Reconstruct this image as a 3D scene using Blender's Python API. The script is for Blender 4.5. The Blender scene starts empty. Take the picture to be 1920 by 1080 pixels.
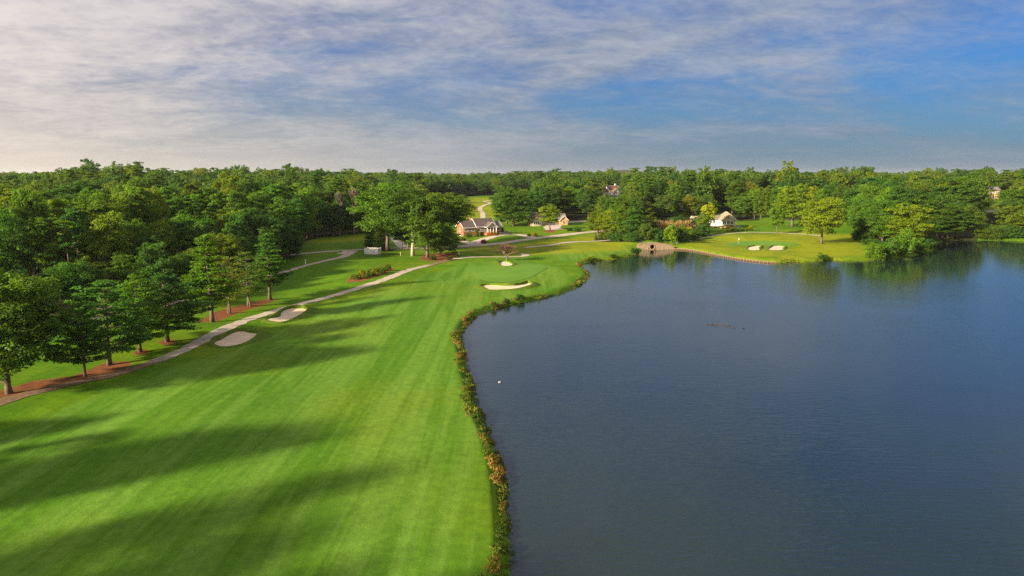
import bpy, bmesh, math, random
import numpy as np
from mathutils import Vector, Matrix, Quaternion

random.seed(7)
RNG = np.random.default_rng(11)
scene = bpy.context.scene
COL = scene.collection
R = math.radians

# ------------------------------------------------------------------ camera
F_PX, HORIZON, CAM_H = 1371.0, 328.0, 30.0
PITCH = math.atan((540 - HORIZON) / F_PX)
cam_data = bpy.data.cameras.new('camera')
cam_data.sensor_width = 36.0
cam_data.lens = F_PX / 1920 * 36.0
cam_data.clip_start = 0.5
cam_data.clip_end = 20000
cam = bpy.data.objects.new('camera', cam_data)
cam.location = (0, 0, CAM_H)
cam.rotation_euler = (math.pi / 2 - PITCH, 0, 0)
COL.objects.link(cam)
scene.camera = cam

# ------------------------------------------------------------------ light
SUN_EL, SUN_AZ = R(19.0), math.atan2(-0.60, -0.80)      # azimuth of the sun seen from above (from +X, ccw)
SUN_DIR = Vector((math.cos(SUN_EL) * math.cos(SUN_AZ), math.cos(SUN_EL) * math.sin(SUN_AZ), math.sin(SUN_EL)))
sun_data = bpy.data.lights.new('sun', 'SUN')
sun_data.energy = 4.4
sun_data.angle = R(3.2)
sun_data.color = (1.0, 0.83, 0.58)
sun = bpy.data.objects.new('sun', sun_data)
sun.rotation_euler = SUN_DIR.to_track_quat('Z', 'Y').to_euler()
COL.objects.link(sun)

scene.view_settings.view_transform = 'Standard'
scene.view_settings.look = 'None'
scene.view_settings.gamma = 1.0
scene.view_settings.use_curve_mapping = False
scene.view_settings.exposure = 1.60
scene.cycles.use_denoising = False
scene.cycles.use_adaptive_sampling = False
scene.cycles.max_bounces = 8
scene.cycles.diffuse_bounces = 5
scene.cycles.transparent_max_bounces = 4
scene.cycles.volume_bounces = 0
scene.cycles.sample_clamp_indirect = 4.0


class NT:
    """small node-tree helper"""
    def __init__(self, tree):
        self.t = tree
        for n in list(tree.nodes):
            tree.nodes.remove(n)

    def n(self, kind, **kw):
        nd = self.t.nodes.new(kind)
        for k, v in kw.items():
            setattr(nd, k, v)
        return nd

    def link(self, a, b):
        self.t.links.new(a, b)

    def val(self, sock, v):
        if isinstance(v, bpy.types.NodeSocket):
            self.link(v, sock)
        else:
            sock.default_value = v

    def math(self, op, a, b=0.0, c=None, clamp=False):
        nd = self.n('ShaderNodeMath', operation=op)
        nd.use_clamp = clamp
        self.val(nd.inputs[0], a)
        self.val(nd.inputs[1], b)
        if c is not None:
            self.val(nd.inputs[2], c)
        return nd.outputs[0]

    def vmath(self, op, a, b=None, scale=None):
        nd = self.n('ShaderNodeVectorMath', operation=op)
        self.val(nd.inputs[0], a)
        if b is not None:
            self.val(nd.inputs[1], b)
        if scale is not None:
            self.val(nd.inputs['Scale'], scale)
        return nd.outputs['Value'] if op in ('DOT_PRODUCT', 'LENGTH') else nd.outputs[0]

    def mix(self, fac, a, b, mode='MIX'):
        nd = self.n('ShaderNodeMix', data_type='RGBA', blend_type=mode)
        self.val(nd.inputs[0], fac)
        for s, v in ((nd.inputs[6], a), (nd.inputs[7], b)):
            if isinstance(v, (tuple, list)) and len(v) == 3:
                v = (*v, 1.0)
            self.val(s, v)
        return nd.outputs[2]

    def noise(self, vec, scale, detail=3.0, rough=0.55, dist=0.0):
        nd = self.n('ShaderNodeTexNoise')
        if vec is not None:
            self.link(vec, nd.inputs['Vector'])
        nd.inputs['Scale'].default_value = scale
        nd.inputs['Detail'].default_value = detail
        nd.inputs['Roughness'].default_value = rough
        nd.inputs['Distortion'].default_value = dist
        return nd.outputs[0]

    def ramp(self, fac, stops, interp='LINEAR'):
        nd = self.n('ShaderNodeValToRGB')
        cr = nd.color_ramp
        cr.interpolation = interp
        while len(cr.elements) > 1:
            cr.elements.remove(cr.elements[-1])
        first = True
        for p, c in stops:
            if not isinstance(c, (tuple, list)):
                c = (c, c, c)
            if len(c) == 3:
                c = (*c, 1.0)
            if first:
                e = cr.elements[0]
                e.position = p
                first = False
            else:
                e = cr.elements.new(p)
            e.color = c
        self.link(fac, nd.inputs[0])
        return nd.outputs[0]

    def smooth(self, x, lo, hi, a=0.0, b=1.0):
        nd = self.n('ShaderNodeMapRange')
        nd.interpolation_type = 'SMOOTHSTEP'
        self.val(nd.inputs[0], x)
        for i, v in enumerate((lo, hi, a, b)):
            nd.inputs[i + 1].default_value = v
        return nd.outputs[0]


# ------------------------------------------------------------------ sky
world = bpy.data.worlds.new('World')
scene.world = world
world.use_nodes = True
w = NT(world.node_tree)
tc = w.n('ShaderNodeTexCoord')
dirv = w.vmath('NORMALIZE', tc.outputs['Generated'])
sky = w.n('ShaderNodeTexSky', sky_type='NISHITA')
sky.sun_disc = False
sky.sun_elevation = SUN_EL
sky.sun_rotation = math.pi / 2 - SUN_AZ
sky.altitude = 200
sky.air_density = 1.2
sky.dust_density = 1.0
sky.ozone_density = 4.0
sep = w.n('ShaderNodeSeparateXYZ')
w.link(dirv, sep.inputs[0])
zup = w.math('MAXIMUM', sep.outputs[2], 0.0)
# cloud sheet: the view direction meets a flat layer
inv = w.math('DIVIDE', 1.0, w.math('ADD', zup, 0.17))
plane = w.n('ShaderNodeCombineXYZ')
w.link(w.math('MULTIPLY', sep.outputs[0], inv), plane.inputs[0])
w.link(w.math('MULTIPLY', sep.outputs[1], inv), plane.inputs[1])


def cloud_noise(rot, sx, sy, loc, scale, detail, rough, dist):
    mp = w.n('ShaderNodeMapping')
    mp.inputs['Rotation'].default_value = (0, 0, R(rot))
    mp.inputs['Scale'].default_value = (sx, sy, 1.0)
    mp.inputs['Location'].default_value = loc
    w.link(plane.outputs[0], mp.inputs[0])
    return w.noise(mp.outputs[0], scale, detail, rough, dist)


big = cloud_noise(-24, 0.8, 1.0, (8.3, 3.2, 0), 0.95, 3.0, 0.5, 0.5)
bank = cloud_noise(-34, 0.6, 1.0, (2.6, 7.1, 0), 1.5, 4.0, 0.52, 0.9)
mid = cloud_noise(-22, 0.75, 1.0, (1.3, 0.4, 0), 3.6, 8.0, 0.58, 0.7)
fine = cloud_noise(-14, 0.85, 1.0, (0, 0, 0), 17.0, 6.0, 0.60, 0.4)
sunward = w.vmath('DOT_PRODUCT', dirv, tuple(SUN_DIR))
cov = w.math('ADD', w.math('MULTIPLY', big, 0.95), w.math('MULTIPLY', mid, 0.34))
cov = w.math('ADD', cov, w.math('MULTIPLY', fine, 0.14))
cov = w.math('ADD', cov, w.math('MULTIPLY', sunward, 0.36))
thick = w.smooth(cov, 0.22, 0.72)
lit = w.math('ADD', w.math('ADD', w.math('MULTIPLY', mid, 0.34), w.math('MULTIPLY', fine, 0.22)), w.math('MULTIPLY', bank, 0.46))
streak = w.smooth(lit, 0.36, 0.66)
warm = w.smooth(sunward, -0.85, 0.50)
sky_base = w.mix(1.0, sky.outputs[0], (0.05, 0.20, 0.42), 'MULTIPLY')
shade_c = w.mix(warm, (0.76, 0.96, 1.38), (1.85, 1.70, 2.0))
light_c = w.mix(warm, (1.55, 1.72, 2.05), (4.0, 3.5, 3.15))
cloud_c = w.mix(streak, shade_c, light_c)
c1 = w.mix(w.math('MULTIPLY', thick, 0.95), sky_base, cloud_c)
# haze along the horizon, warmer towards the sun
hz = w.math('POWER', w.math('SUBTRACT', 1.0, zup), 13.0)
haze_c = w.mix(warm, (0.86, 1.10, 1.36), (4.6, 3.8, 2.75))
c2 = w.mix(w.math('MULTIPLY', hz, 0.94), c1, haze_c)
bg = w.n('ShaderNodeBackground')
bg.inputs['Strength'].default_value = 0.086
w.link(c2, bg.inputs['Color'])
wo = w.n('ShaderNodeOutputWorld')
w.link(bg.outputs[0], wo.inputs['Surface'])

# ------------------------------------------------------------------ pixels to places
CP, SP = math.cos(PITCH), math.sin(PITCH)


def ray(px, py):
    rx, d = (px - 960) / F_PX, (py - 540) / F_PX
    return np.array([rx, CP - d * SP, -(SP + d * CP)])


def smoothstep(x, a, b):
    t = np.clip((x - a) / (b - a), 0, 1)
    return t * t * (3 - 2 * t)


def plane_pt(px, py, z=0.0):
    v = ray(px, py)
    t = (z - CAM_H) / v[2]
    return np.array([v[0] * t, v[1] * t])


SHORE_PX = [(950, 1080), (951, 1040), (948, 990), (941, 930), (934, 880), (921, 835), (905, 795), (890, 755),
            (879, 715), (869, 670), (863, 640), (866, 622), (876, 606), (892, 593), (914, 583), (942, 576),
            (977, 567), (1017, 559), (1056, 549), (1082, 537), (1099, 524), (1104, 514), (1097, 506), (1090, 501),
            (1092, 496), (1104, 491), (1148, 487), (1187, 479), (1200, 474), (1203, 468), (1232, 467), (1257, 466.2),
            (1285, 468), (1313, 472), (1340, 477.5), (1370, 483), (1400, 487.5), (1430, 491), (1457, 492.5),
            (1513, 491), (1560, 487), (1580, 489), (1623, 489), (1660, 486), (1711, 480), (1746, 472), (1752, 460), (1762, 453),
            (1810, 450), (1881, 451), (1920, 452)]
LAKE = np.array([plane_pt(*p) for p in SHORE_PX] +
                [np.array(q) for q in ((330, 345), (470, 320), (600, 210), (560, -80), (300, -260), (60, -280),
                                       (14, -150), (5, -60), (0, 0), (-1.2, 25))])
NSHORE = len(SHORE_PX)
CULV = plane_pt(1232, 462)


def sd_poly(P, poly):
    """signed distance to polygon outline, positive inside"""
    P = np.atleast_2d(P)
    n = len(poly)
    best = np.full(len(P), 1e18)
    inside = np.zeros(len(P), bool)
    for i in range(n):
        a, b = poly[i], poly[(i + 1) % n]
        e = b - a
        wv = P - a
        t = np.clip((wv @ e) / (e @ e + 1e-12), 0, 1)
        dd = wv - t[:, None] * e
        best = np.minimum(best, (dd * dd).sum(1))
        c = (a[1] <= P[:, 1]) != (b[1] <= P[:, 1])
        with np.errstate(divide='ignore', invalid='ignore'):
            xi = a[0] + (P[:, 1] - a[1]) / (b[1] - a[1] + 1e-30) * e[0]
        inside ^= c & (P[:, 0] < xi)
    d = np.sqrt(best)
    return np.where(inside, d, -d)


def hgt_arr(P):
    P = np.atleast_2d(np.asarray(P, float))
    x, y = P[:, 0], P[:, 1]
    d = -sd_poly(P, LAKE)
    land = smoothstep(d, -0.3, 1.3) * 0.80 + np.clip(d, 0, 80) * 0.012
    und = (0.55 * np.sin(x * 0.043 + 1.1) * np.cos(y * 0.037 + 0.4) + 0.30 * np.sin(x * 0.11 + y * 0.06)
           + 0.16 * np.sin(x * 0.19 - y * 0.15 + 2.0)) * smoothstep(d, 4, 40)
    r = np.hypot(x, y)
    far = 6.0 * smoothstep(r, 370, 720) + 2.5 * smoothstep(r, 800, 2200)
    az = np.degrees(np.arctan2(x, np.maximum(y, 1e-3)))
    roll = 2.2 * np.sin(x * 0.006 + 0.8) * np.cos(y * 0.005) * smoothstep(r, 450, 900)
    ridge = (62 * np.exp(-((az - 8.6) / 1.9) ** 2) + 50 * np.exp(-((az - 3.6) / 2.6) ** 2)) * np.exp(-((r - 6200) / 900) ** 2) * (y > 0)
    emb = 2.3 * np.exp(-((x - CULV[0]) / 13) ** 2 - ((y - CULV[1] - 2) / 8) ** 2) * smoothstep(d, 0.3, 2.6)
    hill = (6 * np.exp(-((az - 34.5) / 5.0) ** 2 - ((r - 850) / 230) ** 2) + 14 * np.exp(-((az - 34.0) / 4.0) ** 2 - ((r - 1350) / 260) ** 2)) * (y > 0)
    z = land + und + (far + roll + hill) * (d > 0) + ridge + emb
    return np.where(d < -0.3, np.maximum(-2.5, -0.12 + (d + 0.3) * 0.35), z)


def hgt(x, y):
    return float(hgt_arr([[x, y]])[0])


def ground(px, py):
    """where the sight line through a photo pixel meets the ground"""
    v = ray(px, py)
    ts = np.concatenate([np.arange(45, 900, 1.0), np.arange(900, 4000, 8.0)])
    P = ts[:, None] * v[None, :]
    g = (CAM_H + P[:, 2]) - hgt_arr(P[:, :2])
    k = np.nonzero(g < 0)[0]
    i = k[0] if len(k) else len(ts) - 1
    if i == 0:
        t = ts[0]
    else:
        t = ts[i - 1] + (ts[i] - ts[i - 1]) * g[i - 1] / (g[i - 1] - g[i] + 1e-9)
    x, y = v[0] * t, v[1] * t
    return Vector((x, y, hgt(x, y)))


def top_z(P, py):
    """height whose image row is py, straight above the ground point P"""
    # row of a point: d = (depth-up components)
    d = (py - 540) / F_PX
    k = (SP + d * CP) / (CP - d * SP)
    return CAM_H - k * P.y


def px_m(P):
    """metres per photo pixel at a place"""
    depth = P.y * CP + (CAM_H - P.z) * SP
    return depth / F_PX


# ------------------------------------------------------------------ object helpers
def tag(o, label=None, cat=None, group=None, kind=None):
    if label: o['label'] = label
    if cat: o['category'] = cat
    if group: o['group'] = group
    if kind: o['kind'] = kind
    return o


def thing(name, label, cat, loc, rz=0.0, group=None):
    o = bpy.data.objects.new(name, None)
    o.empty_display_size = 0.5
    COL.objects.link(o)
    o.location = loc
    o.rotation_euler = (0, 0, rz)
    return tag(o, label, cat, group)


def link(name, me, parent=None, mat=None):
    o = bpy.data.objects.new(name, me)
    COL.objects.link(o)
    if parent is not None:
        o.parent = parent
    if mat is not None and not me.materials:
        me.materials.append(mat)
    return o


def np_mesh(name, V, faces, tint=None, mat=None, smooth=False, mat_index=None):
    """faces: int array (n,k), k = 3 or 4"""
    me = bpy.data.meshes.new(name)
    V = np.asarray(V, np.float32)
    faces = np.asarray(faces, np.int32)
    k = faces.shape[1]
    me.vertices.add(len(V))
    me.vertices.foreach_set('co', V.ravel())
    me.loops.add(faces.size)
    me.loops.foreach_set('vertex_index', faces.ravel())
    me.polygons.add(len(faces))
    me.polygons.foreach_set('loop_start', np.arange(len(faces), dtype=np.int32) * k)
    if smooth:
        me.polygons.foreach_set('use_smooth', np.ones(len(faces), bool))
    if mat_index is not None:
        me.polygons.foreach_set('material_index', np.asarray(mat_index, np.int32))
    me.update(calc_edges=True)
    if tint is not None:
        at = me.attributes.new('tint', 'FLOAT', 'POINT')
        at.data.foreach_set('value', np.asarray(tint, np.float32))
    if mat is not None:
        for m in (mat if isinstance(mat, (list, tuple)) else [mat]):
            me.materials.append(m)
    return me


class MB:
    """collects boxes, prisms and tubes into one mesh"""
    def __init__(self):
        self.v, self.f = [], []

    def add(self, verts, faces):
        b = len(self.v)
        self.v += [tuple(p) for p in verts]
        self.f += [tuple(b + i for i in fc) for fc in faces]
        return self

    def box(self, x0, x1, y0, y1, z0, z1):
        vs = [(x0, y0, z0), (x1, y0, z0), (x1, y1, z0), (x0, y1, z0), (x0, y0, z1), (x1, y0, z1), (x1, y1, z1), (x0, y1, z1)]
        return self.add(vs, [(0, 3, 2, 1), (4, 5, 6, 7), (0, 1, 5, 4), (1, 2, 6, 5), (2, 3, 7, 6), (3, 0, 4, 7)])

    def slab(self, quad, t):
        """thick plate: quad of 4 points, extruded by t along its normal"""
        q = [Vector(p) for p in quad]
        n = (q[1] - q[0]).cross(q[3] - q[0]).normalized() * t
        vs = q + [p + n for p in q]
        return self.add(vs, [(3, 2, 1, 0), (4, 5, 6, 7), (0, 1, 5, 4), (1, 2, 6, 5), (2, 3, 7, 6), (3, 0, 4, 7)])

    def prism(self, prof, axis, a0, a1):
        """extrude a 2-D outline along x or y"""
        n = len(prof)
        mk = (lambda p, a: (a, p[0], p[1])) if axis == 'x' else (lambda p, a: (p[0], a, p[1]))
        vs = [mk(p, a0) for p in prof] + [mk(p, a1) for p in prof]
        fs = [tuple(range(n))[::-1], tuple(range(n, 2 * n))]
        fs += [(i, (i + 1) % n, n + (i + 1) % n, n + i) for i in range(n)]
        return self.add(vs, fs)

    def tube(self, pts, radii, seg=6, cap=True):
        pts = [Vector(p) for p in pts]
        rings = []
        for i, p in enumerate(pts):
            t = (pts[min(i + 1, len(pts) - 1)] - pts[max(i - 1, 0)])
            if t.length < 1e-9:
                t = Vector((0, 0, 1))
            t.normalize()
            a = t.cross(Vector((0.31, 0.87, 0.37))).normalized()
            b = t.cross(a)
            rings.append([p + (a * math.cos(2 * math.pi * k / seg) + b * math.sin(2 * math.pi * k / seg)) * radii[i] for k in range(seg)])
        base = len(self.v)
        for rg in rings:
            self.v += [tuple(q) for q in rg]
        for i in range(len(rings) - 1):
            for k in range(seg):
                k2 = (k + 1) % seg
                self.f.append((base + i * seg + k, base + i * seg + k2, base + (i + 1) * seg + k2, base + (i + 1) * seg + k))
        if cap:
            self.f.append(tuple(base + k for k in range(seg))[::-1])
            self.f.append(tuple(base + (len(rings) - 1) * seg + k for k in range(seg)))
        return self

    def mesh(self, name, mat=None, smooth=False):
        me = bpy.data.meshes.new(name)
        me.from_pydata(self.v, [], self.f)
        bm = bmesh.new()
        bm.from_mesh(me)
        bmesh.ops.recalc_face_normals(bm, faces=bm.faces)
        bm.to_mesh(me)
        bm.free()
        if smooth:
            for p in me.polygons:
                p.use_smooth = True
        if mat is not None:
            me.materials.append(mat)
        return me

    def build(self, name, mat, parent=None, smooth=False):
        return link(name, self.mesh(name, mat, smooth), parent)


# ------------------------------------------------------------------ materials
def new_mat(name):
    m = bpy.data.materials.new(name)
    m.use_nodes = True
    return m, NT(m.node_tree)


def finish(nt, color, rough=0.8, spec=0.3, bump=None, bump_dist=0.02, bump_str=0.5, metallic=0.0, transl=None):
    p = nt.n('ShaderNodeBsdfPrincipled')
    if isinstance(color, (tuple, list)) and len(color) == 3:
        color = (*color, 1)
    nt.val(p.inputs['Base Color'], color)
    nt.val(p.inputs['Roughness'], rough)
    p.inputs['Specular IOR Level'].default_value = spec
    p.inputs['Metallic'].default_value = metallic
    if bump is not None:
        b = nt.n('ShaderNodeBump')
        b.inputs['Distance'].default_value = bump_dist
        b.inputs['Strength'].default_value = bump_str
        nt.link(bump, b.inputs['Height'])
        nt.link(b.outputs[0], p.inputs['Normal'])
    out = nt.n('ShaderNodeOutputMaterial')
    if transl:
        tr = nt.n('ShaderNodeBsdfTranslucent')
        nt.val(tr.inputs['Color'], transl[1])
        mx = nt.n('ShaderNodeMixShader')
        mx.inputs[0].default_value = transl[0]
        nt.link(p.outputs[0], mx.inputs[1])
        nt.link(tr.outputs[0], mx.inputs[2])
        nt.link(mx.outputs[0], out.inputs['Surface'])
    else:
        nt.link(p.outputs[0], out.inputs['Surface'])


def simple(name, color, rough=0.7, spec=0.3, var=0.25, scale=3.0, bump=0.0, metallic=0.0):
    m, nt = new_mat(name)
    t = nt.n('ShaderNodeTexCoord')
    nz = nt.noise(t.outputs['Object'], scale, 5.0, 0.6)
    f = nt.smooth(nz, 0.25, 0.75, 1 - var, 1 + var)
    c = nt.mix(1.0, color, f, 'MULTIPLY')
    finish(nt, c, rough, spec, nz if bump else None, bump, 0.6, metallic)
    return m


def leaf_mat(name, dark, mid, light, transl=0.32):
    m, nt = new_mat(name)
    oi = nt.n('ShaderNodeObjectInfo')
    at = nt.n('ShaderNodeAttribute', attribute_name='tint')
    base = nt.ramp(oi.outputs['Random'], [(0.0, dark), (0.28, mid), (0.5, (dark[0] * 0.9, dark[1] * 1.05, dark[2] * 1.9)), (0.68, mid), (0.88, light), (1.0, (light[0] * 0.95, light[1] * 0.92, light[2]))])
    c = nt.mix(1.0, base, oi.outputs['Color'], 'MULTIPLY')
    c = nt.mix(1.0, c, at.outputs['Fac'], 'MULTIPLY')
    tcol = nt.mix(1.0, c, (1.7, 1.55, 0.55), 'MULTIPLY')
    finish(nt, c, 0.55, 0.25, transl=(transl, tcol))
    return m


M = {}
M['leaf'] = leaf_mat('leaf_broad', (0.052, 0.120, 0.011), (0.090, 0.172, 0.010), (0.138, 0.200, 0.010), 0.44)
M['needle'] = leaf_mat('leaf_needle', (0.050, 0.124, 0.013), (0.086, 0.178, 0.011), (0.124, 0.200, 0.010), 0.40)
M['bark'] = simple('bark', (0.13, 0.10, 0.075), 0.9, 0.2, 0.4, 6.0, 0.03)
M['bark_pale'] = simple('bark_pale', (0.36, 0.31, 0.24), 0.9, 0.2, 0.35, 4.0, 0.03)
M['brick'] = None


def brick_mat():
    m, nt = new_mat('brick_wall')
    t = nt.n('ShaderNodeTexCoord')
    b = nt.n('ShaderNodeTexBrick')
    mpn = nt.n('ShaderNodeMapping')
    mpn.inputs['Rotation'].default_value = (R(90), 0, 0)
    nt.link(t.outputs['Object'], mpn.inputs[0])
    nt.link(mpn.outputs[0], b.inputs['Vector'])
    b.inputs['Color1'].default_value = (0.36, 0.115, 0.05, 1)
    b.inputs['Color2'].default_value = (0.27, 0.085, 0.04, 1)
    b.inputs['Mortar'].default_value = (0.38, 0.30, 0.24, 1)
    b.inputs['Scale'].default_value = 4.0
    b.inputs['Mortar Size'].default_value = 0.012
    nz = nt.noise(t.outputs['Object'], 1.2, 4.0)
    c = nt.mix(1.0, b.outputs['Color'], nt.smooth(nz, 0.2, 0.8, 0.75, 1.2), 'MULTIPLY')
    finish(nt, c, 0.9, 0.2)
    return m


M['brick'] = brick_mat()
M['tan_brick'] = simple('tan_brick', (0.46, 0.29, 0.13), 0.9, 0.2, 0.2, 2.0)
M['white'] = simple('white_paint', (0.78, 0.76, 0.72), 0.6, 0.3, 0.06, 1.5)
M['cream'] = simple('cream_siding', (0.44, 0.36, 0.24), 0.7, 0.3, 0.08, 1.5)
M['roof_dark'] = simple('roof_shingle_dark', (0.095, 0.075, 0.075), 0.9, 0.2, 0.3, 5.0, 0.02)
M['roof_tan'] = simple('roof_shingle_tan', (0.30, 0.24, 0.17), 0.9, 0.2, 0.22, 5.0, 0.02)
M['roof_brown'] = simple('roof_shingle_brown', (0.14, 0.08, 0.055), 0.9, 0.2, 0.25, 5.0, 0.02)
M['roof_grey'] = simple('roof_shingle_grey', (0.16, 0.15, 0.15), 0.9, 0.2, 0.25, 5.0, 0.02)
M['glass'] = simple('window_glass', (0.02, 0.024, 0.03), 0.08, 0.6, 0.1, 1.0)
M['door'] = simple('door_paint', (0.12, 0.035, 0.025), 0.5, 0.4, 0.1, 2.0)
M['dark_metal'] = simple('dark_metal', (0.03, 0.03, 0.032), 0.4, 0.5, 0.1, 2.0)
M['tyre'] = simple('tyre_rubber', (0.02, 0.02, 0.02), 0.9, 0.2, 0.1, 2.0)
M['rim'] = simple('wheel_rim', (0.5, 0.5, 0.52), 0.3, 0.5, 0.05, 2.0, 0, 0.9)
M['car_paint'] = simple('dark_car_paint', (0.022, 0.026, 0.034), 0.22, 0.7, 0.05, 2.0)
M['lamp_glass'] = simple('lamp_glass', (0.6, 0.6, 0.6), 0.15, 0.6, 0.05, 2.0)
M['tail_lamp'] = simple('tail_lamp', (0.35, 0.02, 0.02), 0.2, 0.6, 0.05, 2.0)
M['timber'] = simple('weathered_timber', (0.29, 0.21, 0.12), 0.85, 0.2, 0.3, 4.0, 0.02)
M['timber_dark'] = simple('dark_timber', (0.10, 0.065, 0.04), 0.85, 0.2, 0.3, 4.0, 0.02)
M['stone'] = simple('rubble_stone', (0.27, 0.20, 0.13), 0.9, 0.2, 0.45, 2.2, 0.05)
M['concrete'] = simple('concrete_paving', (0.46, 0.39, 0.33), 0.9, 0.2, 0.2, 0.45, 0.02)
M['path'] = None
M['hole'] = simple('pipe_inside', (0.012, 0.011, 0.010), 0.95, 0.1, 0.2, 3.0)
M['straw'] = simple('pine_straw', (0.21, 0.075, 0.032), 0.95, 0.1, 0.45, 0.9, 0.05)
M['feather_white'] = simple('feather_white', (0.80, 0.80, 0.78), 0.8, 0.2, 0.05, 8.0)
M['feather_dark'] = simple('feather_dark', (0.025, 0.025, 0.028), 0.7, 0.3, 0.2, 8.0)
M['feather_brown'] = simple('feather_brown', (0.06, 0.05, 0.042), 0.8, 0.2, 0.3, 8.0)
M['beak'] = simple('beak', (0.25, 0.12, 0.02), 0.5, 0.3, 0.1, 8.0)


def sand_mat():
    m, nt = new_mat('bunker_sand')
    t = nt.n('ShaderNodeTexCoord')
    a = nt.noise(t.outputs['Object'], 0.5, 5.0, 0.6)
    b = nt.noise(t.outputs['Object'], 9.0, 4.0, 0.6)
    c = nt.mix(nt.smooth(a, 0.3, 0.7), (0.62, 0.48, 0.32), (0.70, 0.56, 0.40))
    c = nt.mix(1.0, c, nt.smooth(b, 0.25, 0.75, 0.9, 1.06), 'MULTIPLY')
    finish(nt, c, 0.95, 0.15, b, 0.05, 0.6)
    return m


M['sand'] = sand_mat()


def path_mat():
    m, nt = new_mat('cart_path_concrete')
    t = nt.n('ShaderNodeTexCoord')
    a = nt.noise(t.outputs['Object'], 0.16, 5.0, 0.65)
    b = nt.noise(t.outputs['Object'], 1.7, 5.0, 0.65)
    at = nt.n('ShaderNodeAttribute', attribute_name='tint')
    c = nt.mix(nt.smooth(a, 0.3, 0.7), (0.40, 0.33, 0.25), (0.48, 0.42, 0.34))
    c = nt.mix(nt.smooth(b, 0.52, 0.72), c, (0.25, 0.19, 0.12))
    dirt = nt.mix(nt.smooth(b, 0.3, 0.7), (0.13, 0.085, 0.05), (0.24, 0.16, 0.09))
    c = nt.mix(nt.smooth(at.outputs['Fac'], 0.0, 1.0), c, dirt)
    finish(nt, c, 0.92, 0.2, b, 0.03, 0.5)
    return m


M['path'] = path_mat()


def grass_nodes(nt, fair_val=None):
    t = nt.n('ShaderNodeTexCoord')
    co = t.outputs['Object']
    fair = nt.n('ShaderNodeAttribute', attribute_name='fair').outputs['Fac']
    dry = nt.n('ShaderNodeAttribute', attribute_name='dry').outputs['Fac']
    straw = nt.n('ShaderNodeAttribute', attribute_name='straw').outputs['Fac']
    floor = nt.n('ShaderNodeAttribute', attribute_name='floor').outputs['Fac']
    n0 = nt.noise(co, 0.022, 4.0, 0.55, 0.5)
    n1 = nt.noise(co, 0.11, 5.0, 0.6, 0.4)
    n2 = nt.noise(co, 0.9, 5.0, 0.65)
    n3 = nt.noise(co, 6.0, 3.0, 0.6)
    # mowing passes: long soft bands that run with the fairway, slightly bent
    mpn = nt.n('ShaderNodeMapping')
    mpn.inputs['Rotation'].default_value = (0, 0, R(7))
    mpn.inputs['Scale'].default_value = (0.30, 0.012, 1)
    nt.link(co, mpn.inputs[0])
    mow = nt.noise(mpn.outputs[0], 1.0, 3.0, 0.6, 0.6)
    mp2 = nt.n('ShaderNodeMapping')
    mp2.inputs['Rotation'].default_value = (0, 0, R(-16))
    mp2.inputs['Scale'].default_value = (1.4, 0.05, 1)
    nt.link(co, mp2.inputs[0])
    comb = nt.noise(mp2.outputs[0], 1.0, 4.0, 0.65, 0.3)
    green = nt.mix(nt.smooth(n1, 0.3, 0.7), (0.056, 0.150, 0.005), (0.098, 0.190, 0.006))
    fairc = nt.mix(nt.smooth(mow, 0.38, 0.62), (0.068, 0.168, 0.010), (0.106, 0.218, 0.024))
    c = nt.mix(fair, green, fairc)
    yel = nt.mix(nt.smooth(n2, 0.3, 0.7), (0.195, 0.232, 0.007), (0.235, 0.240, 0.011))
    dm = nt.math('MULTIPLY', nt.smooth(n0, 0.45, 0.72), 0.38)
    dm = nt.math('ADD', dm, nt.math('MULTIPLY', dry, nt.smooth(n1, 0.15, 0.6)), clamp=True)
    c = nt.mix(nt.math('MULTIPLY', dm, 0.85), c, yel)
    c = nt.mix(1.0, c, nt.smooth(comb, 0.25, 0.75, 0.90, 1.10), 'MULTIPLY')
    c = nt.mix(1.0, c, nt.smooth(n2, 0.2, 0.8, 0.82, 1.18), 'MULTIPLY')
    c = nt.mix(1.0, c, nt.smooth(n3, 0.2, 0.8, 0.86, 1.14), 'MULTIPLY')
    st = nt.mix(nt.smooth(n2, 0.3, 0.7), (0.13, 0.052, 0.022), (0.24, 0.10, 0.04))
    sm = nt.smooth(nt.math('ADD', straw, nt.math('MULTIPLY', nt.math('SUBTRACT', n2, 0.5), 0.5)), 0.35, 0.65)
    c = nt.mix(sm, c, st)
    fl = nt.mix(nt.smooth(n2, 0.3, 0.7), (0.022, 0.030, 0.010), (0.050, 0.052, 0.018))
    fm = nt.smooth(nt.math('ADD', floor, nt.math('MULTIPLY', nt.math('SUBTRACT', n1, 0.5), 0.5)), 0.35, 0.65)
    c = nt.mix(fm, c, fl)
    hgt_n = nt.math('ADD', nt.math('MULTIPLY', n2, 0.6), nt.math('MULTIPLY', n3, 0.4))
    return c, hgt_n


def ground_mat():
    m, nt = new_mat('ground_turf')
    c, h = grass_nodes(nt)
    finish(nt, c, 0.9, 0.05, h, 0.10, 0.7)
    return m


M['ground'] = ground_mat()
M['green'] = None


def green_mat():
    m, nt = new_mat('putting_green_turf')
    t = nt.n('ShaderNodeTexCoord')
    a = nt.noise(t.outputs['Object'], 0.15, 4.0, 0.6)
    b = nt.noise(t.outputs['Object'], 3.0, 4.0, 0.6)
    c = nt.mix(nt.smooth(a, 0.3, 0.7), (0.088, 0.205, 0.014), (0.112, 0.228, 0.018))
    c = nt.mix(1.0, c, nt.smooth(b, 0.2, 0.8, 0.93, 1.07), 'MULTIPLY')
    finish(nt, c, 0.8, 0.15, b, 0.02, 0.5)
    return m


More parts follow.
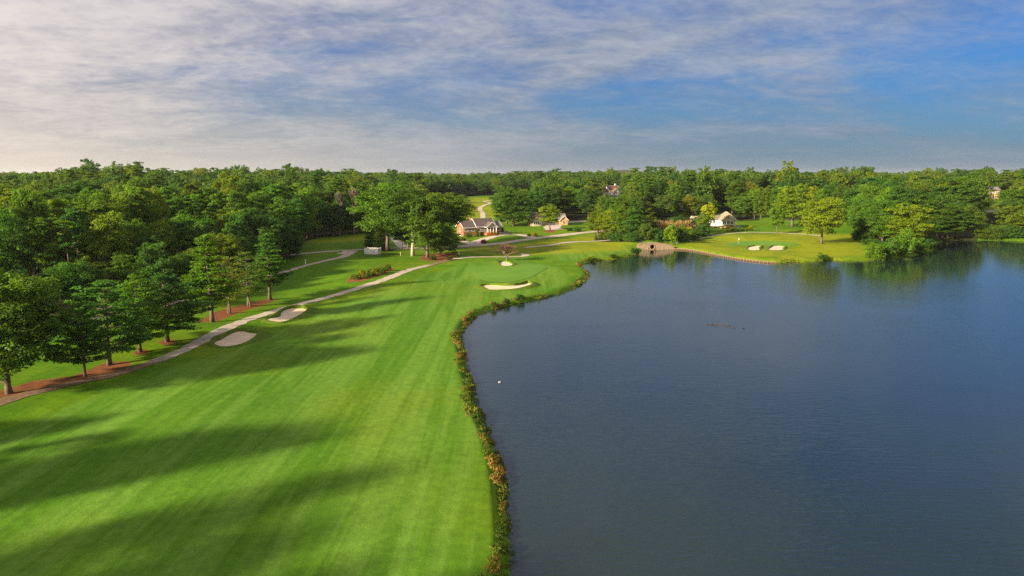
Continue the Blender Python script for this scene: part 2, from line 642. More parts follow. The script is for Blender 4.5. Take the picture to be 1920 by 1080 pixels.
M['green'] = green_mat()
m_, nt_ = new_mat('bunker_lip_turf')
_t = nt_.n('ShaderNodeTexCoord')
_n = nt_.noise(_t.outputs['Object'], 1.1, 5.0, 0.65)
finish(nt_, nt_.mix(nt_.smooth(_n, 0.3, 0.7), (0.052, 0.120, 0.008), (0.115, 0.160, 0.010)), 0.9, 0.1, _n, 0.15, 0.8)
M['lip'] = m_


def water_mat():
    m, nt = new_mat('lake_water')
    t = nt.n('ShaderNodeTexCoord')
    co = t.outputs['Object']
    sepn = nt.n('ShaderNodeSeparateXYZ')
    nt.link(co, sepn.inputs[0])

    def layer(rot, sx, sy, detail, dist):
        mpn = nt.n('ShaderNodeMapping')
        mpn.inputs['Rotation'].default_value = (0, 0, R(rot))
        mpn.inputs['Scale'].default_value = (sx, sy, 1)
        nt.link(co, mpn.inputs[0])
        return nt.noise(mpn.outputs[0], 1.0, detail, 0.55, dist)
    a = layer(12, 0.42, 1.9, 2.0, 0.5)
    b = layer(-20, 1.1, 4.2, 2.0, 0.3)
    c = layer(25, 0.09, 0.22, 3.0, 0.5)
    gust = nt.noise(co, 0.016, 4.0, 0.6, 0.9)
    h = nt.math('ADD', nt.math('MULTIPLY', a, 0.66), nt.math('MULTIPLY', b, 0.24))
    h = nt.math('ADD', h, nt.math('MULTIPLY', c, 0.25))
    # wind drops in the lee of the far woods
    lee = nt.math('MULTIPLY', nt.smooth(sepn.outputs[1], 40.0, 150.0, 1.25, 0.5), nt.smooth(sepn.outputs[1], 120.0, 285.0, 1.0, 0.12))
    amp = nt.math('MULTIPLY', lee, nt.smooth(gust, 0.34, 0.66, 0.35, 1.30))
    bp = nt.n('ShaderNodeBump')
    bp.inputs['Distance'].default_value = 0.14
    nt.link(nt.math('MULTIPLY', amp, 0.60), bp.inputs['Strength'])
    nt.link(h, bp.inputs['Height'])
    p = nt.n('ShaderNodeBsdfPrincipled')
    p.inputs['Base Color'].default_value = (0.010, 0.022, 0.019, 1)
    p.inputs['Roughness'].default_value = 0.10
    p.inputs['IOR'].default_value = 1.62
    p.inputs['Specular IOR Level'].default_value = 0.5
    nt.link(bp.outputs[0], p.inputs['Normal'])
    out = nt.n('ShaderNodeOutputMaterial')
    nt.link(p.outputs[0], out.inputs['Surface'])
    return m


M['water'] = water_mat()


def tuft_mat():
    m, nt = new_mat('bank_growth')
    at = nt.n('ShaderNodeAttribute', attribute_name='tint')
    c = nt.ramp(at.outputs['Fac'], [(0.0, (0.028, 0.070, 0.012)), (0.30, (0.070, 0.125, 0.012)), (0.52, (0.150, 0.165, 0.016)),
                                    (0.72, (0.20, 0.14, 0.026)), (0.88, (0.24, 0.125, 0.030)), (1.0, (0.34, 0.25, 0.10))])
    finish(nt, c, 0.7, 0.2, transl=(0.3, nt.mix(1.0, c, (1.4, 1.3, 0.7), 'MULTIPLY')))
    return m


M['tuft'] = tuft_mat()

# ------------------------------------------------------------------ ground
def catmull(pts, closed=False, n=8):
    pts = [np.asarray(p, float) for p in pts]
    m = len(pts)
    out = []
    rng = range(m) if closed else range(m - 1)
    for i in rng:
        p0 = pts[(i - 1) % m] if closed or i > 0 else pts[0]
        p1 = pts[i]
        p2 = pts[(i + 1) % m]
        p3 = pts[(i + 2) % m] if closed or i + 2 < m else pts[-1]
        for k in range(n):
            t = k / n
            out.append(0.5 * ((2 * p1) + (-p0 + p2) * t + (2 * p0 - 5 * p1 + 4 * p2 - p3) * t * t + (-p0 + 3 * p1 - 3 * p2 + p3) * t ** 3))
    if not closed:
        out.append(pts[-1])
    return np.array(out)


def gpoly(pxs):
    return np.array([[*ground(*p).xy] for p in pxs])


WOOD_L = np.array([[*ground(*p).xy] for p in [(-150, 660), (0, 606), (130, 594), (300, 558), (400, 535), (480, 510), (543, 482), (566, 452), (600, 445), (660, 438.5), (720, 434), (775, 430)]]
                  + [[-75, 480], [-115, 640], [-170, 900], [-900, 900], [-700, 100], [-150, -80], [-92, 20], [-84, 60]])

azs = np.concatenate([np.arange(-180, -60, 3.0), np.arange(-60, -40, 1.0), np.arange(-40, 40, 0.22), np.arange(40, 60, 1.0), np.arange(60, 180, 3.0)])
rad = [3.0]
while rad[-1] < 9000:
    r_ = rad[-1]
    rad.append(r_ + (2.5 if r_ < 40 else max(0.8, r_ * 0.0085) if r_ < 420 else r_ * 0.02))
rad = np.array(rad)
AZ, RD = np.meshgrid(np.radians(azs), rad)
GX, GY = RD * np.sin(AZ), RD * np.cos(AZ)
GP = np.stack([GX.ravel(), GY.ravel()], 1)
GZ = hgt_arr(GP)
na, nr = len(azs), len(rad)
i0 = (np.arange(nr - 1)[:, None] * na + np.arange(na)[None, :])
i1 = (np.arange(nr - 1)[:, None] * na + (np.arange(na)[None, :] + 1) % na)
gf = np.stack([i0, i1, i1 + na, i0 + na], -1).reshape(-1, 4)[:, ::-1]
gv = np.concatenate([np.column_stack([GP, GZ]), [[0, 0, hgt(0, 0)]]])
ground_me = np_mesh('ground', gv, gf, smooth=True, mat=M['ground'])


def soft(poly, wd):
    d = sd_poly(gv[:, :2], poly)
    return smoothstep(d, -wd, wd)


fair_px = [(-300, 1080), (-250, 900), (60, 790), (230, 722), (400, 664), (560, 602), (640, 572), (720, 545), (800, 515), (870, 495), (960, 486),
           (1040, 500), (1075, 515), (1050, 538), (985, 555), (910, 574), (862, 600), (848, 640), (856, 690), (880, 760), (905, 830), (915, 930), (920, 1080)]
a_fair = soft(np.vstack([gpoly(fair_px), [[-4, 20], [-60, 20]]]), 1.6)
a_fair = np.maximum(a_fair, soft(gpoly([(570, 460), (690, 450), (690, 442), (600, 446)]), 4))
a_fair = np.maximum(a_fair, soft(gpoly([(1060, 490), (1190, 475), (1170, 460), (1090, 463), (1020, 474)]), 3))
a_dry = np.zeros(len(gv))
for pl, wd in (([(570, 458), (690, 448), (690, 440), (600, 447)], 6), ([(880, 462), (1000, 455), (1120, 437), (1180, 455), (1180, 470), (1000, 478), (860, 476)], 6),
               ([(1270, 462), (1330, 445), (1500, 436), (1600, 440), (1640, 480), (1480, 490), (1400, 483)], 8),
               ([(870, 410), (990, 410), (990, 366), (880, 370)], 10), ([(1840, 392), (1990, 392), (1990, 380), (1880, 382)], 12)):
    a_dry = np.maximum(a_dry, soft(gpoly(pl), wd))
a_straw = np.zeros(len(gv))
STRAW = [[(366, 606), (400, 586), (450, 572), (500, 561), (520, 561), (500, 570), (450, 586), (410, 602)],
         [(130, 716), (135, 706), (190, 683), (235, 676), (250, 682), (215, 697), (170, 712)],
         [(-60, 775), (-60, 755), (0, 733), (55, 716), (130, 705), (140, 716), (60, 738), (0, 755)],
         [(294, 643), (314, 634), (336, 640), (314, 648)], [(248, 662), (266, 653), (282, 659), (262, 668)]]
for pl in STRAW:
    a_straw = np.maximum(a_straw, soft(gpoly(pl), 0.7))
for pl in ([(786, 486), (795, 477), (850, 473), (862, 481), (840, 489), (800, 489)], [(648, 531), (655, 520), (690, 511), (735, 502), (742, 505), (720, 515), (680, 527)],
           [(1016, 434), (1030, 428), (1046, 433), (1030, 437)]):
    a_straw = np.maximum(a_straw, soft(gpoly(pl), 0.8))
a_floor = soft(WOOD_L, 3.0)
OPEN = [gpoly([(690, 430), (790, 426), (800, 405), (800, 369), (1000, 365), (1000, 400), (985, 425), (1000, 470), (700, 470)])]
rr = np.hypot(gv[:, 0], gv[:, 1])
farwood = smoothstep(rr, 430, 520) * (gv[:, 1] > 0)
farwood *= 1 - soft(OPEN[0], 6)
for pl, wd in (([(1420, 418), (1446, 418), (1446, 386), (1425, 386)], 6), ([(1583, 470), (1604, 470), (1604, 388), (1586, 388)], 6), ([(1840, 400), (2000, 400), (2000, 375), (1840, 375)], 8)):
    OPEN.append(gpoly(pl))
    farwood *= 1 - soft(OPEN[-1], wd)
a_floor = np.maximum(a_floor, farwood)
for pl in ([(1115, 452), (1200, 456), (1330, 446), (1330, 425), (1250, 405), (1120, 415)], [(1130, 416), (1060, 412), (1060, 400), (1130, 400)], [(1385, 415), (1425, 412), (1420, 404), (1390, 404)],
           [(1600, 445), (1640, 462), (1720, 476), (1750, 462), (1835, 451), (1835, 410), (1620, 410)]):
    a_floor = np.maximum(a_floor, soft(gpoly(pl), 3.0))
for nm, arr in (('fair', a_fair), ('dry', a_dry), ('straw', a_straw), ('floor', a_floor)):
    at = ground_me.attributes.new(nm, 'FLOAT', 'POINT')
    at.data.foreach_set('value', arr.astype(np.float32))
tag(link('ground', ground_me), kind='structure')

# lake
lk = MB()
pts = [(float(p[0]), float(p[1])) for p in LAKE]
big_ = 9.0
cx_, cy_ = LAKE.mean(0)
me = bpy.data.meshes.new('lake')
bm = bmesh.new()
# the sheet reaches a little under the banks
outl = []
for i, p in enumerate(LAKE):
    a, b = LAKE[i - 1], LAKE[(i + 1) % len(LAKE)]
    t = (b - a) / (np.linalg.norm(b - a) + 1e-9)
    nrm = np.array([-t[1], t[0]])
    q = p + nrm * 1.6
    if sd_poly(q, LAKE)[0] > 0:
        q = p - nrm * 1.6
    outl.append(q)
vs = [bm.verts.new((q[0], q[1], 0.0)) for q in outl]
fc = bm.faces.new(vs)
bmesh.ops.triangulate(bm, faces=[fc])
bmesh.ops.recalc_face_normals(bm, faces=bm.faces)
for f in bm.faces:
    if f.normal.z < 0:
        f.normal_flip()
bm.to_mesh(me)
bm.free()
tag(link('lake', me, mat=M['water']), kind='structure')


# ------------------------------------------------------------------ paths, greens, bunkers
def lift(x, y):
    return 0.03 + 0.00016 * math.hypot(x, y)


def ribbon(name, pxs, width, mat, tint_fn=None, step=1.5, cross=4):
    ctr = catmull(gpoly(pxs), n=10)
    seg = np.r_[0, np.cumsum(np.linalg.norm(np.diff(ctr, axis=0), axis=1))]
    s = np.arange(0, seg[-1], step)
    C = np.column_stack([np.interp(s, seg, ctr[:, 0]), np.interp(s, seg, ctr[:, 1])])
    T = np.gradient(C, axis=0)
    T /= np.linalg.norm(T, axis=1)[:, None] + 1e-9
    Nn = np.column_stack([-T[:, 1], T[:, 0]])
    wob = 1 + 0.10 * np.sin(s * 0.9) * np.sin(s * 0.37 + 1) + 0.05 * np.sin(s * 2.7)
    rows = []
    for k in range(cross + 1):
        u = (k / cross - 0.5) * width
        rows.append(C + Nn * (u * wob)[:, None])
    rg_ = np.random.default_rng(len(s))
    rows[0] += Nn * rg_.normal(size=(len(C), 1)) * 0.10
    rows[-1] += Nn * rg_.normal(size=(len(C), 1)) * 0.10
    P = np.stack(rows, 1).reshape(-1, 2)
    Z = hgt_arr(P) + 0.03 + 0.00016 * np.hypot(P[:, 0], P[:, 1])
    m = cross + 1
    n = len(C)
    i = np.arange(n - 1)[:, None] * m + np.arange(cross)[None, :]
    Fc = np.stack([i, i + m, i + m + 1, i + 1], -1).reshape(-1, 4)
    # turn faces up
    a, b, c_ = (np.column_stack([P, Z])[Fc[:, j]] for j in (0, 1, 2))
    if np.cross(b - a, c_ - a)[:, 2].mean() < 0:
        Fc = Fc[:, ::-1]
    tint = np.repeat(tint_fn(s / seg[-1]) if tint_fn else np.zeros(n), m)
    o = link(name, np_mesh(name, np.column_stack([P, Z]), Fc, tint=tint, mat=mat, smooth=True))
    return tag(o, kind='structure')


MAIN_PATH = [(-120, 812), (-40, 772), (20, 748), (100, 727), (160, 714), (215, 702), (290, 678), (345, 656), (395, 630), (440, 609), (500, 588), (560, 571),
             (620, 556), (680, 538), (730, 521), (780, 503), (830, 491), (865, 484), (900, 482), (950, 482), (978, 481), (986, 478.5), (975, 475.5)]
ribbon('cart_path', MAIN_PATH, 2.6, M['path'], lambda u: 1 - smoothstep(u, 0.13, 0.19) + smoothstep(u, 0.72, 0.76) * (1 - smoothstep(u, 0.80, 0.84)))
ribbon('cart_path', [(0, 640), (125, 607), (250, 585), (380, 556), (470, 530), (530, 511), (590, 494), (630, 485), (648, 480), (655, 474)], 2.6, M['path'])
ribbon('road', [(540, 478.5), (600, 473), (690, 467.5), (770, 465.5), (830, 464), (890, 460.5), (950, 455), (1010, 446.5), (1060, 440.5), (1120, 434), (1160, 430)], 6.2, M['path'])
ribbon('driveway', [(886, 459), (903, 450.5), (922, 444.5), (948, 440.5), (978, 441), (1002, 446)], 5.5, M['concrete'])
ribbon('driveway', [(886, 459.5), (870, 453), (857, 448)], 3.5, M['concrete'])
ribbon('driveway', [(1040, 431), (1036, 425), (1056, 418), (1100, 414.5)], 9.0, M['concrete'])
ribbon('path', [(984, 464), (1030, 460), (1075, 454), (1150, 449.5)], 2.3, M['concrete'])
ribbon('path', [(738, 446), (748, 455), (757, 464.5)], 4.0, M['concrete'])
ribbon('path', [(645, 477), (654, 473), (660, 470)], 5.0, M['concrete'])
ribbon('cart_path', [(905, 414), (905, 400), (900, 391), (906, 386), (920, 382), (908, 378), (932, 375)], 3.4, M['path'])
ribbon('cart_path', [(1262, 457), (1300, 450), (1345, 441), (1385, 437), (1420, 436), (1470, 437.5), (1520, 440.5), (1548, 443)], 2.8, M['path'])
ribbon('road', [(1835, 399), (1875, 394.5), (1920, 393.5), (1990, 393)], 7.0, M['concrete'])


def blob(pxs, n=6):
    return catmull(gpoly(pxs), closed=True, n=n)


def rings_mesh(name, rings, mat, fill=True):
    """rings: list of (k,3) loops from outside to inside"""
    k = len(rings[0])
    V = np.vstack(rings + ([rings[-1].mean(0)[None]] if fill else []))
    fs = []
    for r in range(len(rings) - 1):
        for i in range(k):
            j = (i + 1) % k
            fs.append((r * k + i, r * k + j, (r + 1) * k + j, (r + 1) * k + i))
    if fill:
        c = len(V) - 1
        b = (len(rings) - 1) * k
        fs += [(b + i, b + (i + 1) % k, c) for i in range(k)]
    me = bpy.data.meshes.new(name)
    me.from_pydata([tuple(v) for v in V], [], fs)
    bm = bmesh.new()
    bm.from_mesh(me)
    bmesh.ops.recalc_face_normals(bm, faces=bm.faces)
    if sum(f.normal.z * f.calc_area() for f in bm.faces) < 0:
        bmesh.ops.reverse_faces(bm, faces=bm.faces)
    bm.to_mesh(me)
    bm.free()
    for p in me.polygons:
        p.use_smooth = True
    me.materials.append(mat)
    return me


def on_ground(P2, dz):
    return np.column_stack([P2, hgt_arr(P2) + dz])


def green(pxs):
    L = blob(pxs)
    c = L.mean(0)
    rings = []
    for s_ in (1.0, 0.97, 0.85, 0.7, 0.5, 0.3, 0.12):
        q = c + (L - c) * s_
        dz = np.array([lift(*p) for p in q]) + (0.0 if s_ == 1.0 else 0.03)
        rings.append(on_ground(q, dz))
    return tag(link('putting_green', rings_mesh('putting_green', rings, M['green'])), kind='structure')


green([(873, 505), (895, 500), (932, 497), (982, 495.5), (1025, 500), (1012, 511), (990, 522), (957, 528.5), (920, 528.5), (897, 522), (884, 513)])
green([(1362, 457.5), (1385, 453), (1420, 451.5), (1470, 453.5), (1502, 458.5), (1482, 461.8), (1440, 461.2), (1400, 461.2), (1375, 461.5)])


def bunker(pxs, label):
    L = blob(pxs)
    c = L.mean(0)
    z0 = hgt(*c)
    root = thing('sand_bunker', label, 'bunker', (c[0], c[1], z0), group='sand bunkers of the golf course')
    nrm = L - c
    nl = np.linalg.norm(nrm, axis=1)[:, None]
    nrm = nrm / nl
    back = 0.5 + 0.5 * nrm[:, 1]                       # far side has the higher face
    hb = (0.20 + 0.65 * back) * min(1.0, 0.25 + float(nl.max()) / 11.0) * (0.6 if c[1] > 270 else 1.0)
    off = np.array([c[0], c[1], z0])

    def ring(out, dz):
        q = L + nrm * out
        return on_ground(q, dz) - off
    lf = np.array([lift(*p) for p in L])
    wl = 0.8 + 1.0 * back
    lip = [ring((wl * 1.8)[:, None], lf * 0 - 0.05), ring((wl * 0.9)[:, None], lf + hb * 0.45), ring((wl * 0.35)[:, None], lf + hb * 0.92), ring(0.05, lf + hb), ring(-0.12, lf + hb * 0.85), ring(-0.28, lf + 0.04)]
    link('grass_lip', rings_mesh('grass_lip', lip, M['lip'], fill=False), root)
    sand = []
    for s_, k_ in ((1.0, 0.40), (0.9, 0.22), (0.75, 0.10), (0.5, 0.04), (0.25, 0.03)):
        q = c + (L - c) * s_
        sand.append(on_ground(q, lf + 0.03 + hb * k_ * 0.55) - off)
    link('sand', rings_mesh('sand', sand, M['sand']), root)


bunker([(400, 645), (412, 651), (432, 651), (458, 645), (480, 635), (484, 628), (470, 626), (455, 623), (440, 625), (424, 632), (411, 639)], 'large pale sand bunker beside the cart path, nearest to the camera')
bunker([(498, 601), (508, 597), (522, 595), (528, 587), (542, 581), (559, 579.5), (578, 583), (569, 591), (549, 599), (529, 605), (511, 604)], 'kidney shaped sand bunker beside the cart path, farther of the pair')
bunker([(901, 538), (915, 536), (945, 537), (970, 536), (989, 531.5), (998, 536), (982, 540.5), (957, 543.5), (921, 545), (909, 542)], 'long curved sand bunker in front of the near green, close to the lake')
bunker([(935, 493), (947, 492), (961, 496), (957, 499), (941, 499)], 'small sand bunker behind the near green, below the bare tree')
bunker([(1401, 466), (1407, 463.5), (1417, 462), (1428, 463), (1423.5, 465.5), (1424, 469), (1414, 470), (1405, 469)], 'left one of two small bunkers on the green across the lake')
bunker([(1441, 468.5), (1447, 463), (1455, 462), (1466, 462.6), (1472, 464.5), (1467, 466.6), (1470, 468), (1463, 469.8), (1450, 470)], 'right one of two small bunkers on the green across the lake')


# ------------------------------------------------------------------ tree prototypes
def rnd_dirs(n, rng):
    v = rng.normal(size=(n, 3))
    return v / (np.linalg.norm(v, axis=1)[:, None] + 1e-9)


def leaf_mesh(name, P, N, size, tint, mat, aspect=0.62, along=None):
    """each leaf spray is a small folded diamond"""
    n = len(P)
    N = N / (np.linalg.norm(N, axis=1)[:, None] + 1e-9)
    if along is None:
        rv = RNG.normal(size=(n, 3))
    else:
        rv = along + RNG.normal(size=(n, 3)) * 0.25
    T = rv - N * (rv * N).sum(1)[:, None]
    T /= np.linalg.norm(T, axis=1)[:, None] + 1e-9
    B = np.cross(N, T)
    s = size[:, None]
    bend = N * s * 0.18
    V = np.stack([P - T * s * 0.5 - bend, P + B * s * 0.5 * aspect, P + T * s * 0.5 - bend, P - B * s * 0.5 * aspect], 1).reshape(-1, 3)
    Fc = np.arange(n * 4).reshape(-1, 4)
    return np_mesh(name, V, Fc, tint=np.repeat(tint, 4), mat=mat)


PROTO = {}


def finish_proto(key, H, W, trunk, P, N, S, T, mat, aspect, along=None, bark='bark', cat='tree'):
    crown = leaf_mesh('crown_' + key, P, N, S, T, mat, aspect, along)
    tr = trunk.mesh('trunk_' + key, M[bark], smooth=True)
    PROTO[key] = dict(H=H, W=W, crown=crown, trunk=tr, cat=cat)


def trunk_and_limbs(rng, H, base_r, targets, split=0.35, wob=0.25, lean=(0, 0)):
    tb = MB()
    zs = np.linspace(0, 1, 8)
    pts = []
    for t in zs:
        pts.append((lean[0] * t * t + rng.normal() * wob * t, lean[1] * t * t + rng.normal() * wob * t, -0.4 + t * (H + 0.4)))
    tb.tube(pts, [base_r * (1.25 if i == 0 else 1) * (1 - 0.93 * t) for i, t in enumerate(zs)], 7)
    pts = np.array(pts)
    for tg in targets:
        h = np.clip(tg[2] - 0.55 * math.hypot(tg[0], tg[1]) * rng.uniform(0.5, 1.1), split * H * 0.7, H * 0.9)
        k = (h + 0.4) / (H + 0.4)
        a = np.array([np.interp(k, zs, pts[:, j]) for j in range(3)])
        rr_ = base_r * (1 - 0.93 * k) * 0.55
        mid_ = a * 0.45 + np.array(tg) * 0.55 + np.array([0, 0, -0.35])
        tb.tube([a, mid_, tg], [rr_, rr_ * 0.6, rr_ * 0.18], 5, cap=False)
    return tb


def broadleaf(key, seed, H=20.0, W=14.0, cb=0.16, nl=46, per=260, leaf=0.42, shape='round', lobe=0.22, bark='bark', inner=0.12, low=1.0):
    rng = np.random.default_rng(seed)
    rz = H * (1 - cb) / 2
    zc = H * cb + rz
    rx = W / 2
    D = rnd_dirs(nl * 6, rng)
    D = D[D[:, 2] > -0.75]
    # spread the lobes: greedy far-apart choice
    pick = [0]
    dist = np.linalg.norm(D - D[0], axis=1)
    while len(pick) < min(nl, len(D)):
        k = int(np.argmax(dist * rng.uniform(0.75, 1.0, len(D))))
        pick.append(k)
        dist = np.minimum(dist, np.linalg.norm(D - D[k], axis=1))
    D = D[pick]
    rfac = rng.uniform(0.62, 0.98, len(D))
    if shape == 'tall':
        prof = np.sqrt(np.clip(1 - np.abs(D[:, 2]) ** 2.4, 0.05, 1)) / np.sqrt(np.clip(1 - D[:, 2] ** 2, 0.05, 1))
    elif shape == 'vase':
        prof = 0.78 + 0.35 * D[:, 2]
    elif shape == 'spread':
        prof = np.where(D[:, 2] < 0, 1.12, 1.0)
    else:
        prof = np.ones(len(D))
    C = D * rfac[:, None] * np.array([rx, rx, rz]) * 0.86
    C[:, :2] *= prof[:, None]
    C[:, 2] += zc
    Rl = lobe * W / 2 * rng.uniform(0.85, 1.75, len(D))
    tone = rng.uniform(0.82, 1.18, len(D))
    Ps, Ns, Ss, Ts = [], [], [], []
    for c, r_, tn in zip(C, Rl, tone):
        # each lobe is itself three to five smaller puffs
        m = rng.integers(4, 8)
        sub = rnd_dirs(m, rng) * r_ * 0.62 * np.array([1, 1, 0.7])
        for s_ in sub:
            n = int(per / m * rng.uniform(0.6, 1.4))
            d = rnd_dirs(n, rng)
            d[:, 2] = np.where(d[:, 2] < -0.35, -d[:, 2] * 0.6, d[:, 2])
            rad_ = r_ * 0.58 * rng.uniform(0.45, 1.12, n) ** 0.6
            p = c + s_ + d * rad_[:, None] * np.array([1, 1, 0.72])
            Ps.append(p)
            Ns.append(d * 0.9 + np.array([0, 0, 0.35]) + rng.normal(size=(n, 3)) * 0.55)
            Ss.append(leaf * rng.uniform(0.6, 1.35, n))
            Ts.append(np.full(n, tn) * rng.uniform(0.78, 1.2, n))
    n = int(nl * per * inner)
    d = rnd_dirs(n, rng) * rng.uniform(0.2, 0.75, n)[:, None]
    Ps.append(d * np.array([rx, rx, rz]) * 0.9 + np.array([0, 0, zc]))
    Ns.append(rnd_dirs(n, rng))
    Ss.append(leaf * 1.3 * rng.uniform(0.7, 1.3, n))
    Ts.append(np.full(n, 0.85))
    P = np.vstack(Ps)
    tb = trunk_and_limbs(rng, zc * 1.25, 0.021 * H, C[rng.choice(len(C), min(14, len(C)), replace=False)], split=cb + 0.1)
    finish_proto(key, float(P[:, 2].max()), float(np.percentile(np.abs(P[:, :2]).ravel(), 99.2) * 2), tb, P, np.vstack(Ns), np.concatenate(Ss), np.concatenate(Ts), M['leaf'], 0.66, bark=bark)


def pine(key, seed, H=26.0, W=9.0, cb=0.45, nlimb=34, per=210, leaf=0.55, bark='bark'):
    rng = np.random.default_rng(seed)
    Ps, Ns, Ss, Ts, Al, tg = [], [], [], [], [], []
    for k in range(nlimb):
        u = (k + rng.uniform(0, 1)) / nlimb
        z = H * (cb + (1 - cb) * 0.97 * u ** 0.9)
        reach = W / 2 * (math.sin(min(1.0, 0.25 + 0.95 * (1 - u)) * math.pi * 0.5)) * rng.uniform(0.55, 1.15)
        if u < 0.15:
            reach *= rng.uniform(0.5, 1.0)
        a = rng.uniform(0, 2 * math.pi)
        end = np.array([math.cos(a) * reach, math.sin(a) * reach, z + reach * rng.uniform(0.05, 0.35)])
        tg.append(end)
        for m in range(int(rng.integers(2, 5))):
            q = np.array([0, 0, z]) * 0 + end * 1.0
            fr = rng.uniform(0.5, 1.05)
            q = np.array([end[0] * fr, end[1] * fr, z + (end[2] - z) * fr]) + rng.normal(size=3) * np.array([0.7, 0.7, 0.35])
            r_ = rng.uniform(0.7, 1.25) * (0.8 + 0.2 * W / 9)
            n = int(per / 3 * rng.uniform(0.7, 1.4))
            d = rnd_dirs(n, rng)
            d[:, 2] = np.abs(d[:, 2]) * 0.9 - 0.25
            Ps.append(q + d * r_ * np.array([1.15, 1.15, 0.85]) * rng.uniform(0.5, 1.1, n)[:, None])
            Ns.append(rng.normal(size=(n, 3)) * 0.7 + d * 0.5 + np.array([0, 0, 0.45]))
            Al.append(d + np.array([0, 0, 0.5]))
            Ss.append(leaf * rng.uniform(0.7, 1.35, n))
            Ts.append(np.full(n, rng.uniform(0.8, 1.2)) * rng.uniform(0.75, 1.2, n))
    P = np.vstack(Ps)
    tb = trunk_and_limbs(rng, H * 0.96, 0.0125 * H, tg[::2], split=cb, wob=0.2)
    finish_proto(key, float(P[:, 2].max()), float(np.percentile(np.abs(P[:, :2]).ravel(), 99.2) * 2), tb, P, np.vstack(Ns), np.concatenate(Ss), np.concatenate(Ts), M['needle'], 0.40, np.vstack(Al), bark=bark, cat='pine tree')


def layered(key, seed, H=13.0, W=10.0, cb=0.17, levels=10, per=120, leaf=0.36, pointed=0.5, lean=(0, 0), trunks=1, bark='bark', gap=1.0):
    """open crown of flat, tufted boughs with gaps between the tiers"""
    rng = np.random.default_rng(seed)
    Ps, Ns, Ss, Ts, Al = [], [], [], [], []
    tb = MB()
    zs = np.linspace(0, 1, 9)
    for tk in range(trunks):
        off = np.array([0.0, 0.0]) if tk == 0 else rng.normal(size=2) * 0.3
        spread = np.zeros(2) if tk == 0 else rng.normal(size=2) * 1.4
        tb.tube([(off[0] + (lean[0] + spread[0]) * t * t, off[1] + (lean[1] + spread[1]) * t * t, -0.4 + t * (H * (0.97 if tk == 0 else 0.6) + 0.4)) for t in zs],
                [0.019 * H * (1.3 if t == 0 else 1 - 0.93 * t) * (1 if tk == 0 else 0.7) for t in zs], 7)
    for L in range(levels):
        u = L / (levels - 1)
        z = H * (cb + (1 - cb) * 0.95 * u)
        prof = (1 - u) ** pointed * (0.62 + 0.38 * math.sin(min(1, u * 3.2 + 0.25) * math.pi / 2))
        nb = max(3, int(7 - 3 * u))
        a0 = rng.uniform(0, 6.28)
        for k in range(nb):
            a = a0 + 2 * math.pi * k / nb + rng.normal() * 0.28
            reach = max(0.6, W / 2 * prof * rng.uniform(0.62, 1.12))
            zz = z + rng.normal() * 0.22
            lx, ly = lean[0] * (zz / H) ** 2, lean[1] * (zz / H) ** 2
            end = np.array([lx + math.cos(a) * reach, ly + math.sin(a) * reach, zz + reach * (0.10 + 0.22 * u)])
            st = np.array([lx, ly, zz - 0.25])
            tb.tube([st, st * 0.5 + end * 0.5 + np.array([0, 0, -0.12]), end], [0.05 + 0.012 * reach, 0.04, 0.012], 4, cap=False)
            nt_ = int(max(2, reach * 1.7))
            tone = rng.uniform(0.84, 1.18)
            for m in range(nt_):
                fr = (0.28 + 0.75 * (m + rng.uniform(0, 1)) / nt_)
                q = st + (end - st) * fr
                side = rng.normal() * 0.42 * reach * 0.34 * (1.2 - 0.4 * fr)
                q = q + np.array([-math.sin(a) * side, math.cos(a) * side, 0.12])
                n = int(per / 3 * rng.uniform(0.7, 1.35))
                r_ = rng.uniform(0.45, 0.85) * gap
                d = rnd_dirs(n, rng)
                Ps.append(q + d * np.array([r_ * 1.15, r_ * 1.15, r_ * 0.40]) * rng.uniform(0.4, 1.05, n)[:, None])
                out = np.array([math.cos(a), math.sin(a), 0.55])
                Al.append(out + d * 0.7)
                Ns.append(np.array([0, 0, 0.9]) + rng.normal(size=(n, 3)) * 0.55 + d * 0.35)
                Ss.append(leaf * rng.uniform(0.65, 1.35, n))
                Ts.append(np.full(n, tone) * rng.uniform(0.78, 1.2, n))
    P = np.vstack(Ps)
    finish_proto(key, float(P[:, 2].max()), float(np.percentile(np.abs(P[:, :2]).ravel(), 99.2) * 2), tb, P, np.vstack(Ns), np.concatenate(Ss), np.concatenate(Ts), M['needle'], 0.46, np.vstack(Al), bark=bark)


broadleaf('oak1', 1, 20, 15, 0.05, 56, 300, 0.44)
broadleaf('oak2', 2, 21, 14, 0.06, 50, 300, 0.44, 'spread', 0.24)
broadleaf('oak3', 3, 22, 13, -0.02, 54, 280, 0.42, 'tall', 0.22)
broadleaf('oak4', 4, 20, 14, -0.08, 60, 260, 0.46, 'round', 0.20)
broadleaf('poplar', 5, 24, 11, -0.03, 52, 270, 0.42, 'tall', 0.23)
broadleaf('vase', 6, 22, 15, 0.22, 46, 300, 0.42, 'vase', 0.23, bark='bark_pale')
broadleaf('maple', 7, 14, 11.5, 0.0, 70, 360, 0.30, 'round', 0.19)
broadleaf('young', 8, 10, 5.5, 0.14, 30, 230, 0.30, 'tall', 0.27)
broadleaf('shrub1', 9, 3.0, 4.2, -0.25, 26, 170, 0.22, 'round', 0.30, low=0)
broadleaf('shrub2', 10, 3.4, 3.4, -0.25, 22, 170, 0.22, 'round', 0.32)
broadleaf('shrub3', 12, 4.0, 4.5, -0.22, 30, 170, 0.24, 'spread', 0.28)
pine('pine1', 21, 26, 10, 0.42, 36, 260)
pine('pine2', 22, 27, 9, 0.36, 40, 260)
pine('pine3', 23, 25, 11, 0.48, 36, 270)
pine('pine4', 24, 26, 9.5, 0.28, 48, 250)
